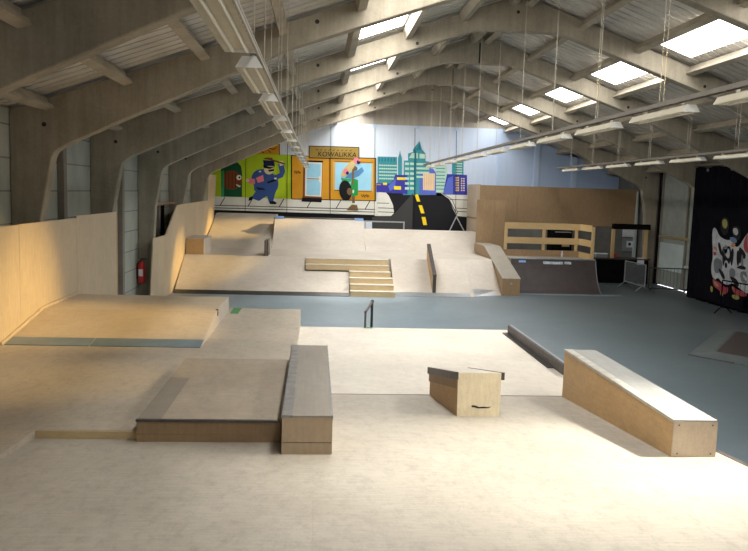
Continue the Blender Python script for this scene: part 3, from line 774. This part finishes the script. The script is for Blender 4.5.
def gp(pts, mat, lift, name='painted_shape'):
    for _ in range(2):                            # round the corners
        pts = [q for a, b in zip(pts, pts[1:]+pts[:1]) for q in ((a[0]*.75+b[0]*.25, a[1]*.75+b[1]*.25), (a[0]*.25+b[0]*.75, a[1]*.25+b[1]*.75))]
    return MB().poly([tuple(wallX(x, y, GX-.002*lift)) for x, y in pts]).build(name, mat, t)
gz = lambda zx, zy: (700+zx/4.79, 205+zy/4.79)     # points read off the banner
shapes = [
 ([(108,196),(120,206),(146,192),(150,250),(140,290),(128,262),(118,268),(112,300),(106,260)], 'ink', 2), ([(112,206),(121,214),(140,204),(143,248),(134,258),(120,240)], 'graf_grey', 3),
 ([(186,196),(206,214),(222,240),(214,262),(200,250),(192,290),(184,260)], 'ink', 2), ([(170,300),(200,286),(222,300),(216,312),(190,306)], 'ink', 3), ([(86,300),(108,316),(122,350),(112,360),(96,330)], 'ink', 3),
 ([(140,340),(176,352),(190,388),(176,392),(150,362)], 'ink', 3), ([(204,330),(226,346),(224,366),(208,352)], 'graf_grey', 4),
 ([(62,110),(76,108),(92,150),(128,170),(150,165),(178,215),(222,140),(240,130),(240,420),(222,425),(190,400),(160,372),(130,385),(104,370),(84,345),(74,360),(58,345),(52,300),(62,255),(60,200),(58,150)], 'graf_grey', 1),
 ([(100,70),(118,55),(136,66),(140,100),(132,138),(112,146),(98,120)], 'ink', 1), ([(106,76),(118,64),(130,74),(132,98),(122,116),(108,104)], 'olive', 2),
 ([(150,108),(172,98),(194,112),(196,150),(186,172),(160,160)], 'ink', 1), ([(156,114),(172,108),(184,122),(180,146),(162,142)], 'graf_grey', 2),
 ([(142,152),(170,156),(180,178),(160,184),(144,170)], 'graf_blue', 3), ([(150,180),(172,184),(164,204),(148,200)], 'graf_orange', 3),
 ([(222,140),(230,140),(226,200),(240,215),(240,235),(214,226),(206,190)], 'graf_red', 3),
 ([(84,180),(96,178),(104,218),(112,240),(104,246),(92,226)], 'ink', 3), ([(112,200),(128,190),(134,214),(124,236),(114,236)], 'graf_dark', 3),
 ([(62,196),(80,200),(84,222),(70,214)], 'graf_orange', 4), ([(62,225),(76,222),(80,240),(66,244)], 'graf_red', 4),
 ([(116,282),(128,272),(132,296),(122,306)], 'ink', 3), ([(150,210),(162,206),(160,262),(150,300),(144,260)], 'ink', 3),
 ([(176,220),(186,214),(190,270),(182,300),(174,270)], 'ink', 3), ([(196,240),(206,236),(208,290),(198,306)], 'graf_dark', 3),
 ([(66,250),(104,260),(110,300),(90,330),(64,320)], 'graf_dark', 2), ([(140,300),(168,306),(170,346),(140,360)], 'graf_dark', 2), ([(190,316),(226,320),(228,380),(196,370)], 'graf_dark', 2),
 ([(58,350),(76,362),(96,372),(120,396),(136,392),(132,424),(108,430),(88,404),(66,392)], 'graf_red', 3), ([(62,362),(80,372),(92,392),(76,390)], 'yellow', 4),
 ([(150,384),(176,404),(206,414),(226,428),(222,440),(186,436),(158,420)], 'graf_red', 3), ([(148,428),(186,432),(190,454),(160,452)], 'olive', 4),
 ([(50,386),(62,392),(60,420),(50,414)], 'olive', 3), ([(96,410),(112,420),(108,440),(98,434)], 'yellow', 4), ([(150,388),(164,396),(158,410)], 'graf_orange', 4),
]
for pts, m_, l_ in shapes: gp([gz(*p) for p in pts], M[m_], l_)

# floor kicker at the right
t = thing('floor_kicker', 'low brown kicker with grey-green border lying on the floor at the right', 'ramp', (9.3, 15, 0))
a = Vector((7.66, 14.72, 0)); d1 = Vector((.615, -.785, 0)); d2 = Vector((.605, .795, 0))
P = lambda u, v, z: tuple(a+d1*u+d2*v+Vector((0, 0, z)))
MB().add([P(0,0,.012), P(3,0,.012), P(3,3.9,.012), P(0,3.9,.012), P(.42,.42,.09), P(3,.42,.09), P(3,3.5,.09), P(.42,3.5,.09), P(0,0,0), P(3,0,0), P(3,3.9,0), P(0,3.9,0)],
         [(0,1,5,4), (4,7,3,0), (7,6,2,3), (6,5,1,2), (8,9,1,0), (9,10,2,1), (10,11,3,2), (11,8,0,3), (4,5,6,7)]).build('border', M['kicker_edge'], t)
MB().add([P(.5,.42,.093), P(3,.42,.093), P(3,3.4,.093), P(.5,3.4,.093)], [(0,1,2,3)]).build('top_board', M['kicker_top'], t)
MB().add([P(0,-.03,0), P(.95,-.03,0), P(.95,0,.02), P(0,0,.02)], [(0,1,2,3)]).build('lifted_edge', M['black'], t)

# fire extinguisher on the fourth frame foot
t = thing('fire_extinguisher', 'red fire extinguisher hung on the concrete frame foot by the left block wall', 'extinguisher', (-4.60, 19.86, .62))
ex, ey = -4.60, 19.84
MB().lathe([(.01, 0), (.085, 0), (.092, .03), (.092, .44), (.07, .52), (.035, .56), (.01, .56)], (ex, ey, .62), 18).build('cylinder', M['red'], t, smooth=True)
MB().lathe([(.01, .56), (.03, .56), (.03, .62), (.01, .62)], (ex, ey, .62), 12).build('valve', M['darksteel'], t)
MB().box(ex-.02, ex+.14, ey-.015, ey+.015, 1.235, 1.26).build('handle', M['black'], t)
MB().tube((ex-.02, ey, 1.2), (ex-.11, ey-.02, 1.1), .012, 8).tube((ex-.11, ey-.02, 1.1), (ex-.115, ey-.02, .72), .012, 8).build('hose', M['black'], t)
MB().box(ex-.04, ex+.04, ey+.08, 19.968, .95, 1.1).build('bracket', M['darksteel'], t)
MB().box(ex-.05, ex+.06, ey-.095, ey-.088, .8, .98).build('instruction_label', M['white'], t)

# ------------------------------------------------------------------ light rows
RH = EYE+.95
def luminaire(loc, label):
    t = thing('strip_light', label, 'light', loc, 'strip lights on the cable trays')
    x, y, z = loc; L = 1.45
    top, btm, hh = .05, .10, .08
    body = MB()
    for s in (-1, 1):
        body.hexa([(x+s*btm, y, z), (x+s*(btm-.008), y, z), (x+s*(btm-.008), y+L, z), (x+s*btm, y+L, z)], [(x+s*top, y, z+hh), (x+s*(top-.008), y, z+hh), (x+s*(top-.008), y+L, z+hh), (x+s*top, y+L, z+hh)])
    body.box(x-top, x+top, y, y+L, z+hh-.01, z+hh)
    body.box(x-btm+.012, x+btm-.012, y+.004, y+L-.004, z+.016, z+.02)
    body.build('reflector', M['cream_enamel'], t)
    for ye in (y-.008, y+L):
        MB().hexa([(x-btm, ye, z), (x+btm, ye, z), (x+btm, ye+.008, z), (x-btm, ye+.008, z)], [(x-top, ye, z+hh), (x+top, ye, z+hh), (x+top, ye+.008, z+hh), (x-top, ye+.008, z+hh)]).build('end_cap', M['white_enamel'], t)
    for s in (-.045, .045): MB().tube((x+s, y+.02, z+.004), (x+s, y+L-.02, z+.004), .011, 8).build('tube', M['tube'], t)
    for yh in (y+.2, y+L-.28): MB().box(x-.02, x+.02, yh, yh+.08, z+hh, z+hh+.05).build('hanger', M['white_enamel'], t)
    return t
rows = [('left', -.53, 3.55, 13, 2.05, .02, -.08), ('middle', 4.06, 6.05, 11, 2.1, -.06, .04), ('right', 8.75, 14.75, 6, 2.1, -.05, .01)]
proto = None
for nm, x, ys, cnt, per, off, dz in rows:
    for k in range(cnt):
        loc = (x, ys+per*k, RH+dz)
        lab = 'cream strip light with white end caps, %s from the front in the %s hanging row' % (ORD[k], nm)
        if proto is None: proto = luminaire(loc, lab)
        else: copy_tree(proto, loc, lab)
    ya, yb = (1.0, min(31.4, ys+per*cnt)) if nm != 'right' else (9.0, ys+per*cnt)
    t = thing('cable_tray', 'long ladder cable tray carrying the %s row of strip lights' % nm, 'cable tray', (x+off, (ya+yb)/2, RH+dz+.115))
    zt = RH+dz+.115
    mb = MB()
    w = .032
    for s in (-w, w): mb.box(x+off+s-.006, x+off+s+.006, ya, yb, zt, zt+.05)
    y = ya
    while y < yb: mb.box(x+off-w, x+off+w, y, y+.02, zt+.005, zt+.02); y += .12
    mb.build('ladder', M['tray_left' if nm == 'left' else 'tray'], t)
    MB().tube((x+off-.02, ya, zt+.035), (x+off-.02, yb, zt+.035), .016, 6).tube((x+off+.03, ya, zt+.03), (x+off+.03, yb, zt+.03), .012, 6).build('cables', M['greyboard'], t)
    k = 0; y = ys+.5
    while y < yb:
        for dx, dy in ((-w, 0), (w, .25)):
            MB().tube((x+off+dx, y+dy, zt+.05), (x+off+dx, y+dy, roof_z(x+off+dx)+.02), .004, 6).build('suspension_wire', M['wire'], t)
        y += per

# ------------------------------------------------------------------ mural on the gable wall
MY = YB-.012
mur = thing('wall_mural', 'cartoon street mural painted across the lower gable wall', 'mural', ((wallY(215, 200, MY).x+wallY(467, 200, MY).x)/2, MY, 1.5))
lay = [0]
def mp(pts, mat, lvl, name, parent=None):
    """paint one flat shape; points read off the photograph, laid on the gable wall"""
    y = MY-.004*lvl
    mb = MB(); mb.poly([tuple(wallY(px, py, y)) for px, py in pts])
    return mb.build(name, M[mat], parent or mur)
def multi(parts, name, lvl):
    mb = MB(); mats = []
    for i, (pts, mat, dl) in enumerate(parts):
        if M[mat] not in mats: mats.append(M[mat])
        mb.poly([tuple(wallY(px, py, MY-.004*(lvl+dl+i*.02))) for px, py in pts], mats.index(M[mat]))
    return mb.build(name, mats, mur)
def rect(x0, y0, x1, y1, sl=.025): return [(x0, y0), (x1, y0+(x1-x0)*sl), (x1, y1+(x1-x0)*sl), (x0, y1)]
def line(x0, y0, x1, y1, w=.5):
    dx, dy = x1-x0, y1-y0; l = math.hypot(dx, dy); nx, ny = -dy/l*w, dx/l*w
    return [(x0+nx, y0+ny), (x1+nx, y1+ny), (x1-nx, y1-ny), (x0-nx, y0-ny)]
def ell(cx, cy, rx, ry, n=18, rot=0):
    return [(cx+rx*math.cos(a)*math.cos(rot)-ry*math.sin(a)*math.sin(rot), cy+rx*math.cos(a)*math.sin(rot)+ry*math.sin(a)*math.cos(rot)) for a in [2*PI*i/n for i in range(n)]]
# pavement and kerb
multi([([(206, 194), (467, 202), (467, 222), (206, 213)], 'pale', 0)]
      +[(line(206, 205+dy, 375, 209.5+dy, .35), 'ink', 1) for dy in (0, 2.6)]
      +[(line(x+5, 197+.025*(x-215), x, 205.5+.025*(x-215), .4), 'ink', 1) for x in (220, 248, 279, 307, 336, 365)]
      +[([(206, 209.5), (375, 215), (372, 221), (206, 214.8)], 'ink', 1)], 'painted_pavement', 1)
# lime house
multi([([(206, 152), (291, 155), (291, 199), (206, 196)], 'lime', 0),
       ([(221, 196.5), (221, 166), (225, 162), (236, 161), (241, 166), (242, 172), (242, 197)], 'deepgreen', 1), ([(221, 196), (221, 172), (224, 170), (224, 196)], 'midgreen', 2),
       (line(291.5, 155, 291.5, 199, .6), 'ink', 2), (line(288, 155, 288, 199, 1.3), 'lime', 2)], 'painted_house', 2)
multi([([(254, 144), (279.5, 144.4), (279.5, 154.6), (254, 154)], 'ochre', 0), (line(254, 144, 279.5, 144.4, .4), 'ink', 1), (line(279.5, 144, 279.5, 155, .4), 'ink', 1),
       (line(259, 150, 264, 153, .4), 'ink', 1), (line(268, 148, 274, 149.5, .4), 'ink', 1), (line(268, 150, 271, 153, .35), 'ink', 1), (line(274, 149.5, 276.5, 147.5, .35), 'ink', 1)], 'painted_house_sign', 2)
# round brown creature in the doorway: a plain bulging door-like head with one eye
multi([(ell(231.5, 180, 10.5, 9.5), 'brown', 0)]+[(line(222+3.4*k, 172.5, 222+3.4*k, 188, .22), 'ink', 1) for k in range(6)]
      +[(ell(239, 177.5, 2.6, 2.6), 'pale', 2), (ell(239.5, 177.5, 1, 1), 'ink', 3), ([(236, 184), (241, 186), (239.5, 187.3), (237, 186)], 'pale', 2)], 'painted_round_head', 4)
# running policeman
cop = [([(251, 198), (259, 201), (271, 193), (264, 186), (256, 191)], 'copblue', 0), ([(249, 197.5), (253, 196), (252, 200), (248.5, 201)], 'ink', 1),
       (ell(266, 184, 12.5, 12.5), 'copblue', 1), (ell(262, 178, 10.5, 9), 'copblue', 1),
       ([(254, 180), (264, 176), (268, 186), (262, 196), (254, 190)], 'copblue', 1),
       ([(265, 190), (276, 190), (273, 202), (269, 202)], 'copblue', 1), ([(269, 201.5), (274, 201), (277, 203), (275.5, 204.3), (270, 204)], 'ink', 2),
       ([(268, 174), (276, 175), (280, 173), (278, 164), (284, 163), (285, 172), (283, 177), (276, 180), (268, 180)], 'copblue', 1),
       ([(279, 161), (283, 161), (284, 165), (280, 166)], 'skin', 2), (line(267, 158.5, 285, 164, .8), 'brown', 3), (ell(268.5, 158.5, 4.5, 1.1), 'brown', 3),
       (ell(269, 169.5, 5, 5), 'skin', 3), ([(263, 160), (274, 161), (275, 166), (264, 166)], 'navy', 4), ([(263, 165), (270, 167), (275, 166.5), (270, 169), (264, 168)], 'ink', 5),
       ([(268, 170), (274, 169), (274, 171), (269, 171.8)], 'ink', 5), ([(256, 178), (263, 175), (264, 181), (258, 183)], 'pink', 3), ([(248, 178), (255, 179), (255, 184), (250, 184), (247, 181)], 'pink', 3),
       (ell(247.5, 180.5, 2, 1.6), 'skin', 4), ([(267, 182), (276, 178.5), (276.5, 180.5), (268, 183.5)], 'ink', 5), ([(256, 187), (263, 188), (266, 190), (258, 190)], 'navy', 4),
       (ell(275.5, 178.5, 1.4, .9), 'pale', 6), (ell(260, 171.5, 1.2, .8), 'pale', 6)]
multi(cop, 'painted_policeman', 5)
# ochre shop with door, window and sign
multi([([(292, 155.5), (375.5, 158.4), (375.5, 200.8), (292, 199)], 'ochre', 0), (line(292, 155.5, 376, 158.4, .4), 'ink', 1), (line(375.7, 158, 375.7, 201, .4), 'ink', 1), (line(292, 199, 376, 200.8, .4), 'ink', 1),
       (line(329.5, 157, 329.5, 200, .5), 'brown', 1)]
      +[(line(294+a, 171+b, 295.5+a, 173.5-b, .3), 'ink', 2) for a, b in ((0, 0), (1.6, -.5), (3, .4), (4.2, -.3), (5.4, .6))]
      +[(line(361+a, 194.5+b, 363+a, 197-b, .35), 'ink', 2) for a, b in ((0, 0), (1.8, -.4), (3.4, .5), (5, -.3), (6.4, .3))], 'painted_shop', 2)
multi([([(303.5, 160.5), (323, 161.2), (321.5, 201.7), (302.5, 201)], 'brown', 0), ([(302.3, 197.5), (322, 198.4), (321.5, 202.4), (301.5, 201.5)], 'ink', 1), (line(303, 161, 323, 161.7, .8), 'ink', 1),
       ([(305.3, 162), (322.3, 162.6), (321.3, 196.8), (305, 196)], 'pale', 2), ([(306.8, 163.6), (320.8, 164.1), (320.5, 177.8), (306.7, 177.5)], 'glass', 3),
       ([(306.7, 179.5), (320.4, 179.9), (320, 195.3), (306.5, 194.8)], 'glass', 3), ([(319, 176), (321.8, 176.1), (321.8, 182.2), (319, 182.1)], 'pale', 4), (line(307, 178.6, 319, 179, .35), 'brown', 4)], 'painted_shop_door', 4)
multi([([(333.5, 161), (373, 162.4), (373, 192), (333.5, 190.5)], 'tan', 0), ([(335.5, 162.5), (371.5, 163.8), (371, 190.3), (335.2, 189.3)], 'glass', 1), (line(334, 161.3, 373, 162.6, .35), 'brown', 2),
       (line(334, 190.3, 372, 191.7, .35), 'brown', 2)], 'painted_shop_window', 4)
multi([([(309.2, 146), (359, 147.3), (359, 159.3), (309.2, 157.8)], 'signbrown', 0)]
      +[(line(*l, .4), 'ink', 1) for l in ((309.2, 146, 359, 147.3), (309.2, 157.8, 359, 159.3), (309.2, 146, 309.2, 158), (359, 147.3, 359, 159.3))]
      +[(line(316+i*4.2, 150.2+.1*i, 318+i*4.2, 149.2+.1*i, .25), 'ink', 1) for i in range(9)], 'painted_shop_sign', 5)
o_ = wallY(337, 154.6, MY-.05)
text_mesh('painted_sign_lettering', 'KOWALIKKA', M['ink'], mur, o_, wallY(358, 155.1, MY-.05)-o_, (0, 0, 1), .275, .1)
# skater carrying a tyre-shaped afro head down, board up
sk = [([(352, 203), (355, 203), (354.5, 190), (352, 190)], 'mouse', 1), ([(347, 209), (352, 204.5), (357, 205), (358.5, 210.5), (347, 210)], 'mouse', 2),
      ([(352, 196.5), (358, 195), (358, 180), (352, 178), (350, 188)], 'green', 2), ([(341, 178), (352, 179), (356, 175), (350, 182), (342, 181.5)], 'midgreen', 2),
      ([(345, 178), (350, 173), (358, 170), (362, 167), (364, 171), (359, 176), (352, 179)], 'denim', 3),
      ([(352, 185), (353.5, 185), (354.5, 166), (352, 166)], 'mouse', 4), (ell(354.5, 168.5, 3, 2.4), 'mouse', 3),
      (ell(345.5, 190.5, 6.4, 10.3, 20, -.1), 'ink', 5), (ell(349.5, 191.5, 2.6, 3.6), 'mouse', 6), (ell(353.3, 191.5, .9, 1.8), 'pale', 7),
      (ell(348.5, 168.5, 10.5, 3.6, 20, -.85), 'tan', 6), (ell(356, 160.5, 2.6, 3.2), 'pink', 7), (ell(358.5, 162, 1.8, 2), 'navy', 8), (ell(346, 171.5, 2.6, 3), 'pink', 7), (ell(347.4, 173, 1.5, 1.7), 'navy', 8), (ell(359.5, 160, 1.4, 1.4), 'pink', 8)]
multi(sk, 'painted_skater', 7)
# city skyline
def grid(x0, y0, x1, y1, nx, ny, mat, fx=.72, fy=.55, dl=2):
    r = []
    w, h = (x1-x0)/nx, (y1-y0)/ny
    for i in range(nx):
        for j in range(ny): r.append((rect(x0+i*w, y0+j*h+.02*i, x0+i*w+w*fx, y0+j*h+h*fy), mat, dl))
    return r
multi([([(377.5, 156.5), (397, 157), (397, 193.5), (377.5, 193)], 'teal', 0), ([(398, 158), (399.3, 154), (400, 150), (400.7, 154), (402, 158), (402, 175), (398, 175)], 'teal', 0)]
      +grid(378.5, 157.5, 396.5, 162, 6, 1, 'tealdark', .5, .9)+grid(379, 164.5, 396.8, 181, 1, 5, 'tealpale', 1, .45)+grid(381, 164.5, 396, 181, 7, 5, 'teal', .15, .5, 3), 'painted_tower', 2)
multi([([(403, 195), (404, 160.5), (408, 160.5), (408, 153.5), (413, 152), (413, 149.5), (419.5, 141), (422, 149.5), (425.5, 153.5), (425.5, 161), (431, 162), (431, 195)], 'teal', 0),
       ([(416, 150), (419.5, 143.5), (421, 150)], 'tealdark', 1), ([(412, 153), (418, 153), (418, 158.5), (409, 158)], 'tealpale', 1), ([(419.5, 153.6), (425, 154), (425, 158.7), (419.5, 158.4)], 'tealpale', 1)]
      +grid(405, 162.5, 415, 192, 2, 6, 'tealpale', .8, .5)+grid(416.5, 163, 430, 180, 1, 4, 'tealpale', .95, .5)+[(line(415.6, 150, 415.6, 195, .7), 'tealdark', 3)], 'painted_tower', 3)
multi([([(435, 165), (447, 165.5), (447, 196), (435, 196)], 'tealpale', 0)]+grid(436, 168, 446, 192, 1, 7, 'teal', .9, .25), 'painted_tower', 2)
multi([([(452, 159), (463.5, 160), (463.5, 180), (452, 180)], 'teal', 0)]+grid(455.5, 163, 462.5, 178, 1, 6, 'tealpale', .95, .5), 'painted_tower', 2)
multi([([(376.5, 183), (390, 183.4), (394, 179), (395, 174.8), (407.5, 175), (407.5, 194), (376.5, 192)], 'indigo', 0), ([(388, 186), (391, 183), (396, 178), (395, 188), (390, 191)], 'indigolt', 1),
       ([(397, 177.2), (405.5, 177.5), (405.5, 180), (397, 179.8)], 'lane', 2), ([(394, 186), (401, 186.2), (401, 189.8), (394, 189.5)], 'lane', 2), ([(383, 182.7), (387, 182.8), (387, 185), (383, 184.9)], 'lane', 2),
       ([(377, 184), (381, 184), (381, 185), (377, 185)], 'ochre', 2)], 'painted_block', 5)
multi([([(419, 194), (420, 172), (429, 171.5), (430, 168.5), (433, 168.6), (436, 173), (436, 195), (420, 194.6)], 'indigolt', 0), ([(423, 173.2), (435, 173.5), (434.6, 190.5), (423, 190)], 'cream', 1)]
      +[(line(424.5+2.2*k, 174, 424.5+2.2*k, 190, .18), 'pink', 2) for k in range(5)], 'painted_block', 5)
multi([([(443, 194.5), (447, 174), (467, 175), (467, 195)], 'indigo', 0), ([(443, 194), (448, 178), (453, 176), (453, 194.5)], 'indigolt', 1)]
      +grid(455.5, 177, 459.5, 192, 2, 6, 'lane', .7, .6)+grid(461, 178, 465.5, 192, 2, 6, 'cream', .6, .55), 'painted_block', 5)
# road with yellow dashes
multi([([(384, 191), (467, 193.5), (467, 236), (372, 233), (372, 216), (391, 216), (394, 212.5), (393, 206), (390, 199)], 'road', 0), ([(372, 217), (392, 216.5), (413, 193), (412, 233), (372, 232)], 'roadgrey', 1),
       ([(384, 190.5), (389, 196), (393, 205), (394, 213), (391, 216), (378, 216), (378, 190.3)], 'pale', 2), (line(378, 207.8, 393.5, 208.4, .3), 'ink', 3), (line(378, 211.8, 394, 212.4, .3), 'ink', 3), (line(377, 203, 389, 203.3, .3), 'ink', 3),
       ([(440, 193), (449, 199), (453, 209), (457, 216), (468, 217), (468, 193.8)], 'pale', 2), (line(440, 193, 449, 199.5, .4), 'ink', 3), (line(449, 199.5, 457, 214.5, .4), 'ink', 3), (line(442, 193, 452, 199.5, .25), 'ink', 3), (line(452, 199.5, 458, 213.5, .25), 'ink', 3),
       (line(457, 211.3, 468, 212, .3), 'ink', 3), (line(455, 208, 468, 208.8, .3), 'ink', 3), (line(450, 199.5, 468, 200, .3), 'ink', 3)]
      +[([(414.5, 194.3), (418, 194.5), (420.3, 201.5), (417, 201.5)], 'lane', 3), ([(418.5, 205.2), (422, 205.2), (424.6, 213.3), (421, 213.3)], 'lane', 3), ([(421.6, 217), (425.4, 217), (427, 225), (423.2, 225)], 'lane', 3)], 'painted_road', 2)
# joints of the siding showing through the paint
for x, ya, yb in ((246, 152, 211), (287.6, 140, 213), (331, 120, 216), (375, 125, 217), (415, 128, 230), (456.5, 130, 212)):
    mp(line(x, ya, x-.8, yb, .22), 'ink', 12, 'siding_joint')

# ------------------------------------------------------------------ light
w = bpy.data.worlds.new('world'); scene.world = w; w.use_nodes = True
bg = w.node_tree.nodes['Background']; sky = w.node_tree.nodes.new('ShaderNodeTexSky'); sky.sky_type = 'HOSEK_WILKIE'; sky.turbidity = 5
w.node_tree.links.new(sky.outputs[0], bg.inputs[0]); bg.inputs[1].default_value = .6

def area(name, loc, target, sx, sy, power, color, spread=PI):
    l = bpy.data.lights.new(name, 'AREA'); l.shape = 'RECTANGLE'; l.size = sx; l.size_y = sy; l.energy = power; l.color = color; l.spread = spread
    o = bpy.data.objects.new(name, l); COL.objects.link(o); o.location = loc
    o.rotation_euler = (Vector(target)-Vector(loc)).to_track_quat('-Z', 'Y').to_euler(); return o
# daylight through the right-hand roof panels is thrown across towards the left side
for a, b in PANELS:
    yc = (a+b)/2
    area('skylight_beam', (7.2, yc, roof_z(7.3)-.35), (2.0, yc, .5), .6, 2.4, 45, (1, .97, .90), math.radians(75))
# glow of the translucent panels on the concrete frame standing right behind each of them
for a, b in PANELS[2:-1]:
    for xc, p in ((1.1, 46), (7.3, 32)):
        area('panel_glow', (xc, a+.5, roof_z(xc)-.16), (xc, b+.3, roof_z(xc)-.75), .8, .5, p, (1, .98, .93), math.radians(150))
# added fill light behind the viewpoint, brightens the faces turned towards it
area('front_fill_light', (1, YF+.15, 2.6), (1.5, 12, 2.6), 9, 3, 60, (.95, .97, 1), math.radians(150))
def spot(name, loc, target, power, color, size, blend=1):
    l = bpy.data.lights.new(name, 'SPOT'); l.energy = power; l.color = color; l.spot_size = math.radians(size); l.spot_blend = blend; l.shadow_soft_size = .12
    o = bpy.data.objects.new(name, l); COL.objects.link(o); o.location = loc
    o.rotation_euler = (Vector(target)-Vector(loc)).to_track_quat('-Z', 'Y').to_euler(); return o
WARM = (1, .66, .20)
spot('warm_sun_patch', (6.8, 11.5, 6.1), (-3.9, 10.9, 1.25), 6500, WARM, 18)
spot('warm_sun_patch', (6.8, 30, 6.1), (-3.4, 29.6, 1.4), 9500, WARM, 14)
spot('warm_sun_patch', (6.8, 24.8, 6.1), (-4.0, 23.4, .7), 8000, WARM, 13)
spot('bright_sun_patch', (6.9, 22.5, 6.0), (1.4, 22.4, .3), 2400, (1, .96, .86), 24)
spot('bright_sun_patch', (6.9, 13, 6.0), (1.6, 12.6, .7), 1500, (1, .97, .90), 36)
spot('bright_sun_patch', (6.9, 6.1, 6.0), (2.3, 5.7, .95), 5200, (1, .96, .85), 37)
spot('warm_sun_patch', (6.8, 8.9, 6.1), (-4.0, 8.2, 1.0), 3600, WARM, 15)

scene.view_settings.view_transform = 'Standard'
scene.view_settings.look = 'None'
scene.view_settings.exposure = 0
scene.cycles.max_bounces = 8
scene.cycles.diffuse_bounces = 5
